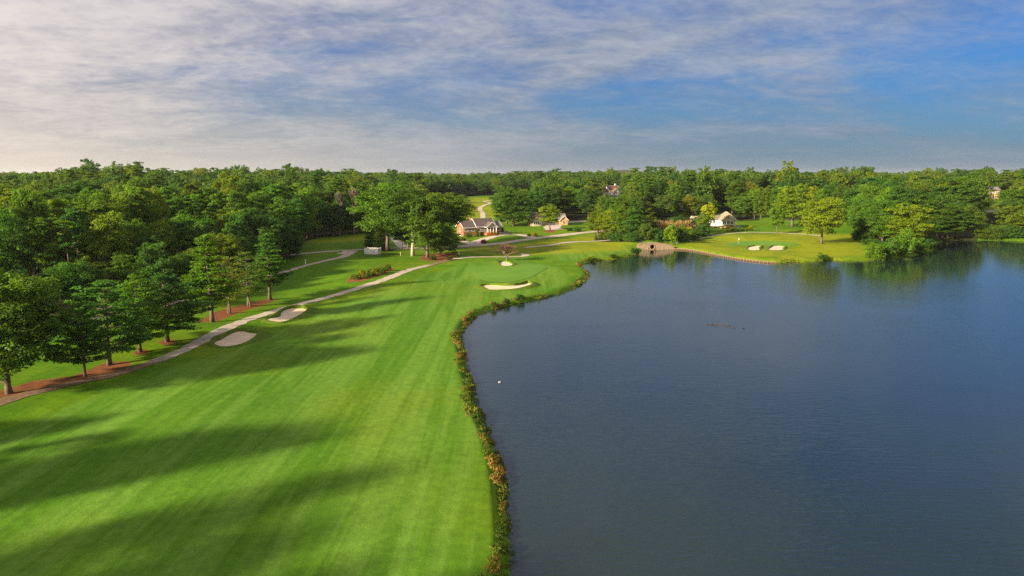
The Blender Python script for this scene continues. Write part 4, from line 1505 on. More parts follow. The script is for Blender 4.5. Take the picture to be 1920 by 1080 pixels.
# ------------------------------------------------------------------ timber edging of the far bank
wall = None
WL = np.array([plane_pt(*p, 0.3) for p in [(1259, 466), (1285, 467.5), (1313, 471.5), (1340, 477), (1370, 482.5), (1400, 487), (1430, 490.5), (1456, 492)]])
WL = catmull(WL, n=4)
wseg = np.r_[0, np.cumsum(np.linalg.norm(np.diff(WL, axis=0), axis=1))]
root = thing('timber_edging', 'low weathered timber retaining wall along the far bank below the green', 'retaining wall', (WL[0][0], WL[0][1], 0))
nseg = 40
ss = np.linspace(0, wseg[-1], nseg + 1)
WP = np.column_stack([np.interp(ss, wseg, WL[:, 0]), np.interp(ss, wseg, WL[:, 1])])
for i in range(nseg):
    a, b = WP[i] - WL[0], WP[i + 1] - WL[0]
    t = (b - a) / np.linalg.norm(b - a)
    nr_ = np.array([t[1], -t[0]])
    if nr_[1] > 0:
        nr_ = -nr_
    for nm, z0, z1, o0, o1, mt in (('plank', -0.5, 0.18, 0.0, 0.12, 'timber_dark'), ('plank', 0.20, 0.44, 0.0, 0.12, 'timber_dark'), ('cap_board', 0.46, 0.55, -0.25, 0.26, 'timber')):
        mb = MB()
        q = [a + nr_ * o0, b - t * 0.03 + nr_ * o0, b - t * 0.03 + nr_ * o1, a + nr_ * o1]
        mb.add([(p[0], p[1], z0) for p in q] + [(p[0], p[1], z1) for p in q], [(0, 3, 2, 1), (4, 5, 6, 7), (0, 1, 5, 4), (1, 2, 6, 5), (2, 3, 7, 6), (3, 0, 4, 7)])
        mb.build(nm, M[mt], root)
    mb = MB()
    mb.tube([(a[0] + nr_[0] * .22, a[1] + nr_[1] * .22, -0.6), (a[0] + nr_[0] * .22, a[1] + nr_[1] * .22, 0.45)], [0.09, 0.09], 6)
    mb.build('post', M['timber'], root)

# ------------------------------------------------------------------ stone culvert
A, B = plane_pt(1197, 468.3), plane_pt(1261, 467.6)
cvec = B - A
clen = float(np.linalg.norm(cvec))
cang = math.atan2(cvec[1], cvec[0])
root = thing('stone_culvert', 'tan stone culvert wall with round pipe mouth at the head of the inlet', 'culvert', (A[0], A[1], 0), cang)
mb = MB()
rng = np.random.default_rng(5)
pcx, pcz, prad = clen * 0.40, 1.15, 0.95


def wall_top(x):
    return 2.8 - 1.3 * (abs(x / clen - 0.38) / 0.62) ** 1.7


for course in range(9):
    z0 = -0.5 + course * 0.44
    x = -0.3 - rng.uniform(0, 0.5)
    while x < clen:
        wd_ = rng.uniform(0.5, 1.1)
        x1 = x + wd_ - 0.03
        zc_, xc_ = z0 + 0.21, (x + x1) / 2
        if zc_ < wall_top(xc_) and math.hypot(xc_ - pcx, zc_ - pcz) > prad + 0.25:
            dy = rng.uniform(0, 0.14)
            mb.box(x, x1, -dy, 0.55, z0, z0 + 0.42)
        x += wd_
mb.build('stone_facing', M['stone'], root)
mb = MB()
segs = 22
for k in range(segs):
    a0, a1 = 2 * math.pi * k / segs, 2 * math.pi * (k + 1) / segs - 0.03
    vs = []
    for yy in (-0.28, 0.6):
        for rr_, aa in ((prad, a0), (prad, a1), (prad + 0.34, a1), (prad + 0.34, a0)):
            vs.append((pcx + rr_ * math.cos(aa), yy, pcz + rr_ * math.sin(aa)))
    mb.add(vs, [(0, 1, 2, 3), (7, 6, 5, 4), (0, 4, 5, 1), (1, 5, 6, 2), (2, 6, 7, 3), (3, 7, 4, 0)])
mb.build('pipe_ring', M['stone'], root)
mb = MB()
mb.tube([(pcx, -0.05, pcz), (pcx, 1.4, pcz)], [prad, prad], 20, cap=False)
b_ = len(mb.v)
mb.add([(pcx + prad * math.cos(2 * math.pi * k / 20), 1.4, pcz + prad * math.sin(2 * math.pi * k / 20)) for k in range(20)], [tuple(range(20))])
mb.build('pipe', M['hole'], root)
mb = MB()
prev = None
for k in range(14):
    x0, x1 = clen * k / 14, clen * (k + 1) / 14 - 0.05
    mb.slab([(x0, -0.25, wall_top(x0) + .02), (x1, -0.25, wall_top(x1) + .02), (x1, 0.75, wall_top(x1) + .02), (x0, 0.75, wall_top(x0) + .02)], 0.20)
mb.build('coping', M['stone'], root)


# ------------------------------------------------------------------ houses
def window(parent, x, z, wd, ht, y, face='front', mull=1, mat='white'):
    """framed window on a wall; the pane and bars are its own pieces"""
    def put(mb, u0, u1, d0, d1, z0, z1):
        if face == 'front':
            mb.box(u0, u1, y - d1, y - d0, z0, z1)
        elif face == 'left':
            mb.box(y - d1, y - d0, u0, u1, z0, z1)
        else:
            mb.box(y + d0, y + d1, u0, u1, z0, z1)
        return mb
    f = MB()
    b = 0.11
    put(f, x - wd / 2 - b, x - wd / 2, -0.05, 0.07, z - b, z + ht + b)
    put(f, x + wd / 2, x + wd / 2 + b, -0.05, 0.07, z - b, z + ht + b)
    put(f, x - wd / 2, x + wd / 2, -0.05, 0.07, z - b, z)
    put(f, x - wd / 2, x + wd / 2, -0.05, 0.07, z + ht, z + ht + b)
    for k in range(mull):
        xm = x - wd / 2 + wd * (k + 1) / (mull + 1)
        put(f, xm - 0.035, xm + 0.035, 0.03, 0.065, z, z + ht)
    fr = f.build('window', M[mat], parent)
    put(MB(), x - wd / 2, x + wd / 2, -0.03, 0.028, z, z + ht).build('pane', M['glass'], fr)


def gable(parent, x0, x1, y0, y1, z, h, axis, roof, over=0.45, trim='white', wall=None, t=0.16, name='roof'):
    """two roof planes with verge boards; wall gives the gable triangles"""
    mb = MB()
    if axis == 'x':
        ym = (y0 + y1) / 2
        k = h / (ym - y0)
        e = over * k
        mb.slab([(x0 - over, y0 - over, z - e), (x1 + over, y0 - over, z - e), (x1 + over, ym, z + h), (x0 - over, ym, z + h)], t)
        mb.slab([(x1 + over, y1 + over, z - e), (x0 - over, y1 + over, z - e), (x0 - over, ym, z + h), (x1 + over, ym, z + h)], t)
    else:
        xm = (x0 + x1) / 2
        k = h / (xm - x0)
        e = over * k
        mb.slab([(x0 - over, y1 + over, z - e), (x0 - over, y0 - over, z - e), (xm, y0 - over, z + h), (xm, y1 + over, z + h)], t)
        mb.slab([(x1 + over, y0 - over, z - e), (x1 + over, y1 + over, z - e), (xm, y1 + over, z + h), (xm, y0 - over, z + h)], t)
    ro = mb.build(name, M[roof], parent)
    tb = MB()
    bw = 0.26
    ends = (x0 - over - 0.03, x1 + over + 0.03) if axis == 'x' else (y0 - over - 0.03, y1 + over + 0.03)
    for ev, sgn in zip(ends, (-1, 1)):
        for side in (-1, 1):
            if axis == 'x':
                yo = ym + side * (ym - y0 + over)
                p = [(ev, yo, z - e - 0.1), (ev, ym, z + h - 0.1), (ev, ym, z + h + bw - .05), (ev, yo, z - e + bw - .05)]
                q = [(ev + sgn * 0.07, *v[1:]) for v in p]
            else:
                xo = xm + side * (xm - x0 + over)
                p = [(xo, ev, z - e - 0.1), (xm, ev, z + h - 0.1), (xm, ev, z + h + bw - .05), (xo, ev, z - e + bw - .05)]
                q = [(v[0], ev + sgn * 0.07, v[2]) for v in p]
            tb.add(p + q, [(0, 1, 2, 3), (7, 6, 5, 4), (0, 4, 5, 1), (1, 5, 6, 2), (2, 6, 7, 3), (3, 7, 4, 0)])
    # fascia along the eaves
    if axis == 'x':
        tb.box(x0 - over, x1 + over, y0 - over - 0.08, y0 - over - 0.005, z - e - 0.12, z - e + 0.16)
        tb.box(x0 - over, x1 + over, y1 + over + 0.005, y1 + over + 0.08, z - e - 0.12, z - e + 0.16)
    else:
        tb.box(x0 - over - 0.08, x0 - over - 0.005, y0 - over, y1 + over, z - e - 0.12, z - e + 0.16)
        tb.box(x1 + over + 0.005, x1 + over + 0.08, y0 - over, y1 + over, z - e - 0.12, z - e + 0.16)
    tb.build('verge_board', M[trim], ro)
    if wall:
        g = MB()
        if axis == 'x':
            g.prism([(y0, z), (y1, z), (ym, z + h - 0.02)], 'x', x0, x0 + 0.2)
            g.prism([(y0, z), (y1, z), (ym, z + h - 0.02)], 'x', x1 - 0.2, x1)
        else:
            g.prism([(x0, z), (x1, z), (xm, z + h - 0.02)], 'y', y0, y0 + 0.2)
            g.prism([(x0, z), (x1, z), (xm, z + h - 0.02)], 'y', y1 - 0.2, y1)
        g.build('gable_wall', M[wall], parent)
    return ro


def walls(parent, x0, x1, y0, y1, z0, z1, mat, name='wall'):
    return MB().box(x0, x1, y0, y1, z0, z1).build(name, M[mat], parent)


# brick house
P = ground(897, 441)
h = thing('brick_house', 'red brick ranch house with dark roof and white columned porch', 'house', (P.x, P.y + 4, P.z), R(27))
fl = 1.2
walls(h, -9.6, -3, -4.0, 4.0, -1.5, fl + 2.8, 'brick')
walls(h, -3, 6.5, -4.6, 4.6, -1.5, fl + 3.1, 'brick')
walls(h, 6.5, 10.2, -3.6, 3.6, -1.5, fl + 2.7, 'brick')
gable(h, -9.6, -3.2, -4.0, 4.0, fl + 2.8, 2.7, 'x', 'roof_dark', wall='brick')
r1 = gable(h, -3, 6.5, -4.6, 4.6, fl + 3.1, 3.3, 'x', 'roof_dark', wall='brick')
gable(h, 6.6, 10.2, -3.6, 3.6, fl + 2.7, 2.3, 'x', 'roof_grey', wall='brick')
MB().box(-3.9, -3.1, 1.0, 1.9, fl + 4, fl + 7.1).build('chimney', M['brick'], r1)
gable(h, 0.9, 6.1, -7.4, -4.6, fl + 2.9, 2.1, 'y', 'roof_dark', over=0.35, wall='cream', name='porch_roof')
MB().box(0.9, 6.1, -7.4, -4.62, fl - 1.4, fl + 0.02).build('porch_floor', M['brick'], h)
MB().box(0.9, 6.1, -7.38, -7.12, fl + 2.55, fl + 2.9).build('porch_beam', M['white'], h)
for cx in (1.15, 2.75, 4.3, 5.85):
    MB().tube([(cx, -7.2, fl), (cx, -7.2, fl + 2.55)], [0.19, 0.16], 10).build('column', M['white'], h, smooth=True)
d = MB().box(3.0, 4.0, -4.72, -4.58, fl, fl + 2.2).build('door', M['door'], h)
MB().box(2.88, 3.0, -4.75, -4.58, fl, fl + 2.3).box(4.0, 4.12, -4.75, -4.58, fl, fl + 2.3).box(2.88, 4.12, -4.75, -4.58, fl + 2.2, fl + 2.32).build('door_frame', M['white'], d)
for x in (1.7, 5.2):
    window(h, x, fl + 0.5, 1.1, 1.6, -4.6)
for x in (-1.9, -0.2):
    window(h, x, fl + 0.7, 1.1, 1.5, -4.6)
for x in (-8.2, -6.4, -4.6):
    window(h, x, fl + 0.7, 1.2, 1.5, -4.0)
window(h, 8.4, fl + 0.7, 1.2, 1.4, -3.6)
window(h, 0.0, fl + 0.6, 1.4, 1.5, -9.6, 'left')
gd = MB().box(-9.72, -9.58, -2.2, 0.6, -1.2, 0.75).build('garage_door', M['white'], h)
MB().box(-9.76, -9.73, -2.0, 0.4, -0.3, -0.25).box(-9.76, -9.73, -2.0, 0.4, 0.2, 0.25).build('door_groove', M['cream'], gd)

# tan house behind the yellow tree
P = ground(1022, 423)
h = thing('tan_house', 'tan house with stepped gables half hidden by the yellow green tree', 'house', (P.x, P.y + 6, P.z), R(12))
walls(h, -9, -1, -4, 5, -1, 3.6, 'cream')
walls(h, -8.3, -3.4, -6.5, -4, -1, 3.0, 'cream')
walls(h, -1, 12, -2, 6, -1, 3.2, 'cream')
gable(h, -9, -1, -4, 5, 3.6, 3.6, 'y', 'roof_tan', wall='tan_brick', trim='cream')
gable(h, -8.3, -3.4, -6.5, -4.1, 3.0, 2.1, 'y', 'roof_tan', wall='cream', trim='cream')
gable(h, -0.9, 12, -2, 6, 3.2, 3.0, 'x', 'roof_grey', wall='cream', trim='cream')
gable(h, 8.0, 12.5, -4.2, -1.9, 3.0, 2.2, 'y', 'roof_grey', wall='tan_brick', trim='white')
walls(h, 8.0, 12.5, -4.2, -2, -1, 3.0, 'tan_brick')
for x in (-7.5, -6.5, -5.3, -4.3):
    window(h, x, 0.7, 0.75, 1.7, -6.5, mull=0)
for x in (-5.6, -4.4):
    window(h, x, 4.5, 0.8, 0.9, -4.0, mull=0)
window(h, 10.2, 0.8, 1.2, 1.5, -4.2)
for x in (2, 5):
    window(h, x, 0.8, 1.2, 1.5, -2.0)

# white house in the trees
P = ground(1146, 372)
h = thing('white_house', 'tall white house with brown roofs glimpsed between trees on the far rise', 'house', (P.x, P.y, P.z), R(24))
sc = px_m(P) / 0.40
h.scale = (sc, sc, sc)
walls(h, -4, 5, -3.5, 4, -1, 6.2, 'white')
walls(h, -2.6, 2.2, -6.5, -3.5, -1, 4.8, 'white')
walls(h, -8, -4, -2, 4, -1, 5.0, 'white')
gable(h, -4, 5, -3.5, 4, 6.2, 3.4, 'x', 'roof_brown', wall='white')
gable(h, -2.6, 2.2, -6.5, -3.4, 4.8, 2.6, 'y', 'roof_brown', wall='white')
gable(h, -8, -4.2, -2, 4, 5.0, 2.8, 'x', 'roof_brown', wall='white')
MB().box(3.4, 4.3, 0.6, 1.6, 6, 10.8).build('chimney', M['white'], h)
for x in (-1.0, 0.6):
    window(h, x, 0.9, 0.9, 1.4, -6.5)
    window(h, x, 3.6, 0.9, 1.2, -6.5)
for x in (2.8, 4.1):
    window(h, x, 0.9, 0.8, 1.4, -3.5)
    window(h, x, 3.8, 0.8, 1.3, -3.5)
window(h, 1.2, 3.5, 1.0, 1.4, -8, 'left')

# house above the lake
P = ground(1357, 428)
h = thing('lake_house', 'white lake house with tan hipped roof, gable and sunroom windows', 'house', (P.x, P.y + 5, P.z), R(-6))
h.scale = (1.2, 1.2, 1.15)
walls(h, -1.5, 5.6, -4.5, 5, 1.4, 4.0, 'white')
walls(h, -6, -1.5, -2.5, 4, 1.4, 3.9, 'white')
MB().box(-1.3, 5.4, -4.3, 4.8, -1.0, 1.4).build('foundation', M['tan_brick'], h)
rf = MB()
rf.add([(-2.1, -5.1, 3.9), (6.2, -5.1, 3.9), (6.2, 5.6, 3.9), (-2.1, 5.6, 3.9), (2.05, -2.2, 7.6), (2.05, 2.0, 7.6)], [(0, 1, 4), (1, 2, 5, 4), (2, 3, 5), (3, 0, 4, 5), (3, 2, 1, 0)])
rf.build('roof', M['roof_tan'], h)
rf = MB()
rf.add([(-6.6, -3.1, 3.82), (-1.6, -3.1, 3.82), (-1.6, 4.6, 3.82), (-6.6, 4.6, 3.82), (-4.6, 0.7, 5.9), (-0.2, 0.7, 5.9)], [(0, 1, 5, 4), (2, 3, 4, 5), (3, 0, 4), (1, 2, 5), (3, 2, 1, 0)])
rf.build('wing_roof', M['roof_grey'], h)
gable(h, -0.4, 4.6, -5.4, -2.2, 3.95, 2.5, 'y', 'roof_tan', over=0.5, wall='cream', name='front_gable', trim='cream')
g = MB().prism([(1.6, 4.6), (2.6, 4.6), (2.1, 5.7)], 'y', -5.46, -5.38).build('gable_window', M['roof_grey'], h)
walls(h, -0.4, 4.6, -5.4, -4.5, 1.4, 3.95, 'cream')
for x in (0.55, 2.1, 3.65):
    window(h, x, 2.0, 1.2, 1.45, -5.4, mull=1)
for x in (-5.0, -3.6):
    window(h, x, 2.0, 0.95, 1.5, -2.5, mull=1)
dk = MB().box(-6.3, -0.5, -5.2, -2.5, 1.05, 1.25).build('deck', M['white'], h)
for x in (-6.2, -4.3, -2.5, -0.7):
    MB().box(x, x + 0.16, -5.15, -4.99, -1.0, 1.05).build('deck_post', M['timber_dark'], h)
rl = MB().box(-6.3, -0.5, -5.2, -5.12, 2.1, 2.2)
for k in range(20):
    rl.box(-6.28 + k * 0.3, -6.22 + k * 0.3, -5.19, -5.13, 1.25, 2.1)
rl.build('railing', M['white'], dk)
st_ = MB()
for k in range(8):
    st_.box(5.6 + k * 0.32, 5.92 + k * 0.32, -3.6, -2.4, 1.2 - (k + 1) * 0.2, 1.2 - k * 0.2)
st_.build('stairs', M['white'], h)
MB().slab([(5.6, -3.66, 2.1), (8.2, -3.66, 0.5), (8.2, -3.6, 0.5), (5.6, -3.6, 2.1)], 0.09).build('stair_rail', M['white'], h)

# pale roof glimpsed in the thicket
P = ground(1306, 432)
h = thing('small_shed', 'small pale roofed shed glimpsed above the reeds', 'shed', (P.x, P.y + 3, P.z), R(5))
walls(h, -1.8, 1.8, -1.5, 1.5, -0.5, 6.0, 'cream')
gable(h, -1.8, 1.8, -1.5, 1.5, 6.0, 1.0, 'x', 'roof_tan', wall='cream', over=0.3)

# hillside house at the right
P = ground(1856, 374)
h = thing('hillside_house', 'two storey tan brick house with deck on the hillside at the right', 'house', (P.x, P.y + 3, P.z), R(-4))
sc = px_m(P) / 0.34
h.scale = (sc, sc, sc)
walls(h, -4, 5.5, -3, 5, -1.5, 6.0, 'tan_brick')
gable(h, -4, 5.5, -3, 5, 6.0, 1.9, 'x', 'roof_grey', wall='tan_brick', trim='timber_dark')
walls(h, -9.5, -6.0, -4, 1, -1.5, 3.4, 'white')
gable(h, -9.5, -6.0, -4, 1, 3.4, 1.5, 'y', 'roof_brown', wall='white')
MB().box(-6.0, -4.0, -3.5, -0.5, 0.9, 1.15).build('deck', M['timber'], h)
MB().box(-6.0, 0.5, -5.2, -3.02, 0.9, 1.15).build('deck', M['timber'], h)
for x in (-5.9, -3.6, -1.4, 0.3):
    MB().box(x, x + 0.18, -5.15, -4.97, -1.5, 0.9).build('deck_post', M['timber_dark'], h)
for x in (-3.0, -1.6, 0.1, 1.9, 3.6, 4.7):
    window(h, x, 3.7, 0.9, 1.4, -3.0)
for x in (-2.4, -0.6, 3.2):
    window(h, x, 0.9, 1.0, 1.5, -3.0)
MB().box(1.4, 2.3, -3.1, -2.98, 0.6, 2.6).build('door', M['door'], h)
window(h, -7.8, 0.9, 1.3, 1.3, -4.0)
st_ = MB()
for k in range(8):
    st_.box(0.5 + k * 0.3, 0.8 + k * 0.3, -5.0, -3.8, 0.9 - (k + 1) * 0.25, 0.9 - k * 0.25)
st_.build('stairs', M['white'], h)

# far roofs on the right skyline
for i, (px, py, wd_, lb) in enumerate([(1858, 336, 6, 'far white house on the right skyline, leftmost of the three'), (1872, 336.5, 7, 'far white house on the right skyline, middle one with pink roof'), (1891, 335.5, 6, 'far white house on the right skyline, rightmost of the three')]):
    P = ground(px, py)
    h = thing('far_house', lb, 'house', (P.x, P.y, P.z), R((20, -15, 10)[i]), 'far houses on the right skyline')
    k = px_m(P) / 1.35
    h.scale = (k, k, k)
    walls(h, -wd_, wd_, -4, 4, -1, 9.0, 'cream')
    gable(h, -wd_, wd_, -4, 4, 9.0, 3.4, 'x', ('roof_grey', 'roof_brown', 'roof_grey')[i], wall='cream')
    for x in (-3.5, 0, 3.5):
        window(h, x, 5.5, 1.2, 1.6, -4)

# domed water tank on the horizon
D_ = 1450.0
tx = (1012 - 960) / F_PX * D_
tz = hgt(tx, D_)
h = thing('water_tank', 'white domed tank rising just above the distant wood', 'water tower', (tx, D_, tz))
mb = MB()
mb.tube([(0, 0, 17 + 0.1), (0, 0, 20)], [4.2, 4.2], 18)
mb.tube([(0, 0, 20)] + [(0, 0, 20 + 3.0 * math.sin(a)) for a in (0.3, 0.6, 0.9, 1.2, 1.5)], [4.2] + [4.2 * math.cos(a) for a in (0.3, 0.6, 0.9, 1.2, 1.5)], 18)
mb.build('tank', M['white'], h, smooth=True)
for k in range(4):
    a = math.pi / 4 + k * math.pi / 2
    MB().tube([(4.6 * math.cos(a), 4.6 * math.sin(a), -0.5), (3.6 * math.cos(a), 3.6 * math.sin(a), 17.2)], [0.3, 0.3], 6).build('leg', M['rim'], h)

# ------------------------------------------------------------------ small things
# white board enclosure
P = ground(698, 477.5)
h = thing('board_enclosure', 'white boarded enclosure on the lawn below the narrow evergreens', 'enclosure', (P.x, P.y + 1.2, P.z), R(-14))


def board_panel(x0, x1, y, along='x'):
    n = max(2, int(abs(x1 - x0) / 0.24))
    p = MB()
    for k in range(n):
        a, b = x0 + (x1 - x0) * k / n, x0 + (x1 - x0) * (k + 1) / n - 0.02
        dz = 0.03 * random.random()
        if along == 'x':
            p.box(a, b, y - 0.03, y + 0.03, 0.12, 2.25 + dz)
        else:
            p.box(y - 0.03, y + 0.03, a, b, 0.12, 2.25 + dz)
    pa = p.build('panel', M['white'], h)
    rl = MB()
    for z in (0.3, 2.0):
        if along == 'x':
            rl.box(x0, x1, y + 0.035, y + 0.09, z, z + 0.12)
        else:
            rl.box(y - 0.09, y - 0.035, x0, x1, z, z + 0.12)
    rl.build('rail', M['white'], pa)


board_panel(-2.5, -0.9, -1.3)
board_panel(-0.8, 2.4, -1.3)
board_panel(-2.5, 2.4, 1.3)
board_panel(-1.25, 1.25, -2.52, 'y')
board_panel(-1.25, 1.25, 2.46, 'y')
for x, y in ((-2.58, -1.36), (-0.85, -1.36), (2.5, -1.36), (2.5, 1.36), (-2.58, 1.36)):
    MB().box(x - 0.07, x + 0.07, y - 0.07, y + 0.07, -0.4, 2.45).build('post', M['white'], h)

# posts and signs
def post(px, py, top, label, mat, cap, name, cat):
    P = ground(px, py)
    H = top_z(P, top) - P.z
    o = thing(name, label, cat, P)
    MB().box(-0.09, 0.09, -0.09, 0.09, -0.4, H - 0.25).build('shaft', M[mat], o)
    MB().box(-0.17, 0.17, -0.17, 0.17, H - 0.248, H).build('cap', M[cap], o)


post(573, 497, 487, 'white marker post beside the upper cart path', 'white', 'white', 'marker_post', 'post')
post(861, 480, 471.5, 'white post at the end of the mulch bed by the path', 'white', 'white', 'marker_post', 'post')
post(891, 459, 453, 'black post standing where the driveway meets the road', 'dark_metal', 'dark_metal', 'mailbox_post', 'post')
post(751, 480, 473, 'pale tee post on the lawn left of the pale trunk', 'cream', 'cream', 'tee_post', 'post')
P = ground(853, 477)
h = thing('park_bench', 'dark wooden bench on the mulch bed beside the white post', 'bench', P, R(8))
for k in range(3):
    MB().box(-0.95, 0.95, -0.25 + k * 0.17, -0.10 + k * 0.17, 0.45, 0.5).build('seat_board', M['timber_dark'], h)
for k in range(3):
    MB().box(-0.95, 0.95, 0.28, 0.33, 0.62 + k * 0.17, 0.77 + k * 0.17).build('back_board', M['timber_dark'], h)
for x in (-0.8, 0.8):
    MB().box(x - 0.05, x + 0.05, -0.22, -0.14, -0.2, 0.449).build('leg', M['timber_dark'], h)
    MB().box(x - 0.05, x + 0.05, 0.20, 0.279, -0.2, 1.1).build('leg', M['timber_dark'], h)

# flagstick on the far green
P = ground(1384, 457.0)
h = thing('flagstick', 'thin golf flagstick on the green across the lake', 'flag', P)
MB().tube([(0, 0, -0.1), (0, 0, 2.3)], [0.022, 0.016], 6).build('pole', M['white'], h)
MB().add([(0.03, 0, 1.85), (0.55, 0.06, 1.92), (0.55, 0.06, 2.2), (0.03, 0, 2.28), (0.03, 0.02, 1.85), (0.55, 0.08, 1.92), (0.55, 0.08, 2.2), (0.03, 0.02, 2.28)],
         [(0, 1, 2, 3), (7, 6, 5, 4), (0, 4, 5, 1), (1, 5, 6, 2), (2, 6, 7, 3), (3, 7, 4, 0)]).build('flag', M['feather_white'], h)

# pickup truck
P = ground(949, 440.6)
h = thing('pickup_truck', 'dark pickup truck parked on the drive right of the brick house', 'truck', (P.x, P.y, P.z + 0.12), R(186))
prof = [(-2.75, 0.45), (2.75, 0.45), (2.78, 0.75), (2.70, 1.02), (1.35, 1.14), (-2.72, 1.14), (-2.76, 0.8)]
bd = MB().prism(prof, 'y', -0.95, 0.95).mesh('body', M['car_paint'])
bm = bmesh.new()
bm.from_mesh(bd)
bmesh.ops.bevel(bm, geom=list(bm.edges), offset=0.06, segments=2, affect='EDGES')
bm.to_mesh(bd)
bm.free()
body = link('body', bd, h)
cabp = MB().add([(-0.95, -0.88, 1.15), (1.30, -0.88, 1.15), (0.62, -0.72, 1.78), (-0.75, -0.72, 1.78), (-0.95, 0.88, 1.15), (1.30, 0.88, 1.15), (0.62, 0.72, 1.78), (-0.75, 0.72, 1.78)],
                [(0, 1, 2, 3), (7, 6, 5, 4), (0, 4, 5, 1), (1, 5, 6, 2), (2, 6, 7, 3), (3, 7, 4, 0)])
cab = cabp.build('cab', M['car_paint'], h)
for sg in (-1, 1):
    MB().add([(-0.72, sg * 0.862, 1.24), (0.95, sg * 0.862, 1.24), (0.55, sg * 0.757, 1.68), (-0.62, sg * 0.757, 1.68), (-0.72, sg * 0.84, 1.24), (0.95, sg * 0.84, 1.24), (0.55, sg * 0.735, 1.68), (-0.62, sg * 0.735, 1.68)],
             [(0, 1, 2, 3), (7, 6, 5, 4), (0, 4, 5, 1), (1, 5, 6, 2), (2, 6, 7, 3), (3, 7, 4, 0)]).build('side_window', M['glass'], cab)
MB().slab([(1.245, -0.76, 1.22), (1.245, 0.76, 1.22), (0.69, 0.64, 1.74), (0.69, -0.64, 1.74)], 0.02).build('windscreen', M['glass'], cab)
MB().box(-2.66, -1.0, -0.80, 0.80, 1.142, 1.16).build('bed_cover', M['tyre'], h)
for x in (-1.72, 1.78):
    for sg in (-1, 1):
        ty = MB().tube([(x, sg * 0.72, 0.28), (x, sg * 0.99, 0.28)], [0.40, 0.40], 16).build('wheel', M['tyre'], h)
        MB().tube([(x, sg * 0.985, 0.28), (x, sg * 1.005, 0.28)], [0.24, 0.24], 12).build('rim', M['rim'], ty)
for sg in (-1, 1):
    MB().box(2.74, 2.80, sg * 0.68 - 0.16, sg * 0.68 + 0.16, 0.78, 0.96).build('headlight', M['lamp_glass'], h)
    MB().box(-2.79, -2.74, sg * 0.78 - 0.1, sg * 0.78 + 0.1, 0.8, 1.06).build('tail_light', M['tail_lamp'], h)
MB().box(2.76, 2.86, -0.88, 0.88, 0.42, 0.62).build('bumper', M['rim'], h)
MB().box(-2.86, -2.76, -0.88, 0.88, 0.42, 0.62).build('bumper', M['rim'], h)

# bare tree behind the near green
P = ground(950.5, 488)
h = thing('bare_tree', 'small leafless forked tree behind the near green', 'tree', P)
rng = random.Random(9)
trunkb, twigs = MB(), MB()
Htot = top_z(P, 456) - P.z
Wtot = 42 * px_m(P)


def grow(p, dvec, ln, r_, depth):
    q = p + dvec * ln
    mid_ = p + dvec * ln * 0.5 + Vector((rng.uniform(-1, 1), rng.uniform(-1, 1), rng.uniform(-.5, .5))) * ln * 0.07
    (trunkb if depth < 3 else twigs).tube([p, mid_, q], [r_, r_ * 0.86, r_ * 0.7], 6 if depth < 3 else 3, cap=False)
    if depth >= 6:
        return
    for k in range(3 if depth > 0 else 4):
        ax = Vector((rng.uniform(-1, 1), rng.uniform(-1, 1), rng.uniform(-0.25, 0.55)))
        nd = (dvec * 0.9 + ax * (0.85 if depth < 2 else 0.75)).normalized()
        nd.z = max(nd.z, -0.05)
        grow(q, nd.normalized(), ln * rng.uniform(0.66, 0.86), r_ * 0.68, depth + 1)


grow(Vector((0, 0, -0.3)), Vector((0.05, 0, 1)).normalized(), 1.0, 0.24, 0)
allv = np.array(trunkb.v + twigs.v)
kz = Htot / allv[:, 2].max()
kx = Wtot / (np.percentile(np.abs(allv[:, :2]), 99) * 2)
for b_ in (trunkb, twigs):
    b_.v = [(x * kx, y * kx, z * kz) for x, y, z in b_.v]
M['twig'] = simple('twig_bark', (0.13, 0.075, 0.05), 0.9, 0.2, 0.3, 3.0)
trunkb.build('trunk', M['bark'], h)
twigs.build('twigs', M['twig'], h)


M['snag'] = simple('dead_wood', (0.15, 0.12, 0.085), 0.9, 0.2, 0.3, 3.0)
for bx, by, ty, wp, lb in [(664, 440, 349, 24, 'pale half dead tree with bare crown behind the left fairway'), (637, 443, 356, 20, 'pale bare trunked tree at the far edge of the left fairway')]:
    P = ground(bx, by)
    h = thing('dead_tree', lb, 'tree', P, random.uniform(0, 6))
    H_, W_ = top_z(P, ty) - P.z, wp * px_m(P)
    for nm, src in (('trunk', trunkb), ('twigs', twigs)):
        q = MB()
        q.v = [(x / Wtot * W_, y / Wtot * W_, z / Htot * H_ * 0.62 + H_ * 0.38) for x, y, z in src.v]
        q.f = list(src.f)
        if nm == 'trunk':
            q.tube([(0, 0, -0.5), (0.1, 0, H_ * 0.25), (0, 0, H_ * 0.40)], [0.38, 0.30, 0.22], 7)
        q.build(nm, M['snag'], h)


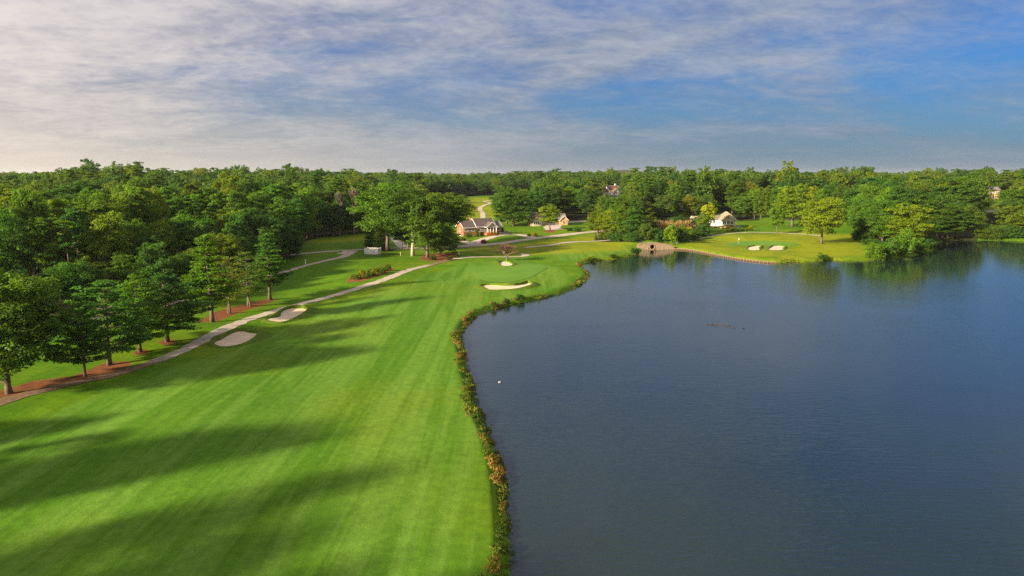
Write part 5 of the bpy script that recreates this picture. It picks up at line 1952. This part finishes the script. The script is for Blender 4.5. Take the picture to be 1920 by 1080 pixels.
# water birds
def bird(px, py, label, name, cat, rz, mats, size=1.0, group=None, tilt=0.0):
    q = plane_pt(px, py, 0.05)
    o = thing(name, label, cat, (q[0], q[1], 0.0), rz, group)
    o.scale = (size, size, size)
    bm = bmesh.new()
    bmesh.ops.create_uvsphere(bm, u_segments=14, v_segments=9, radius=0.5)
    for v in bm.verts:
        x, y, z = v.co
        v.co = (x * 0.78, y * 0.36 * (1 - 0.25 * x), z * 0.30 + 0.06 + (0.10 * max(0, -x - 0.2) * 2))
    me = bpy.data.meshes.new('body')
    bm.to_mesh(me)
    bm.free()
    for p in me.polygons:
        p.use_smooth = True
    link('body', me, o, M[mats[0]])
    MB().tube([(0.28, 0, 0.10), (0.37, 0, 0.22), (0.38, 0, 0.36), (0.43, 0, 0.43)], [0.085, 0.06, 0.05, 0.055], 8).build('neck', M[mats[1]], o, smooth=True)
    bm = bmesh.new()
    bmesh.ops.create_uvsphere(bm, u_segments=10, v_segments=7, radius=0.075)
    for v in bm.verts:
        v.co = (v.co.x * 1.25 + 0.45, v.co.y * 0.9, v.co.z + 0.44)
    me = bpy.data.meshes.new('head')
    bm.to_mesh(me)
    bm.free()
    hd = link('head', me, o, M[mats[1]])
    MB().tube([(0.52, 0, 0.44), (0.63, 0, 0.42)], [0.028, 0.010], 6).build('beak', M['beak'], hd)
    MB().tube([(-0.33, 0, 0.12), (-0.52, 0, 0.20)], [0.09, 0.02], 6).build('tail', M[mats[1]], o)
    for sg in (-1, 1):
        MB().add([(0.22, sg * 0.16, 0.14), (-0.02, sg * 0.185, 0.20), (-0.40, sg * 0.05, 0.22), (0.02, sg * 0.19, 0.10), (0.0, sg * 0.10, 0.22)], [(0, 1, 4), (1, 2, 4), (0, 3, 1), (3, 2, 1), (0, 4, 2, 3)]).build('wing', M[mats[2]], o)


bird(937, 716, 'white and black goose swimming alone off the fairway bank', 'goose', 'goose', R(10), ('feather_white', 'feather_dark', 'feather_dark'), 0.6)
for i, (px, py) in enumerate([(1326, 608), (1332, 608.6), (1336, 608), (1339, 609.5), (1344, 608.5), (1348, 609.8), (1357, 609), (1361, 611), (1366, 610), (1376, 614.5), (1394, 615)]):
    bird(px, py, 'dark duck in the flock far out on the lake, %s from the left' % ('first', 'second', 'third', 'fourth', 'fifth', 'sixth', 'seventh', 'eighth', 'ninth', 'tenth', 'last')[i], 'duck', 'duck', random.uniform(-0.6, 0.6),
         ('feather_brown', 'feather_brown', 'feather_brown'), 0.62, 'ducks out on the lake')

# ------------------------------------------------------------------ air
hb = MB().box(-9300, 9300, -9300, 9300, -5.0, 82.0).mesh('haze')
hm, hn = new_mat('haze_air')
pv_ = hn.n('ShaderNodeVolumePrincipled')
pv_.inputs['Color'].default_value = (0.86, 0.92, 1.0, 1)
pv_.inputs['Density'].default_value = 0.000036
pv_.inputs['Anisotropy'].default_value = 0.2
ho = hn.n('ShaderNodeOutputMaterial')
hn.link(pv_.outputs[0], ho.inputs['Volume'])
hb.materials.append(hm)
tag(link('haze', hb), 'thin pale haze over the whole landscape', 'haze', kind='stuff')
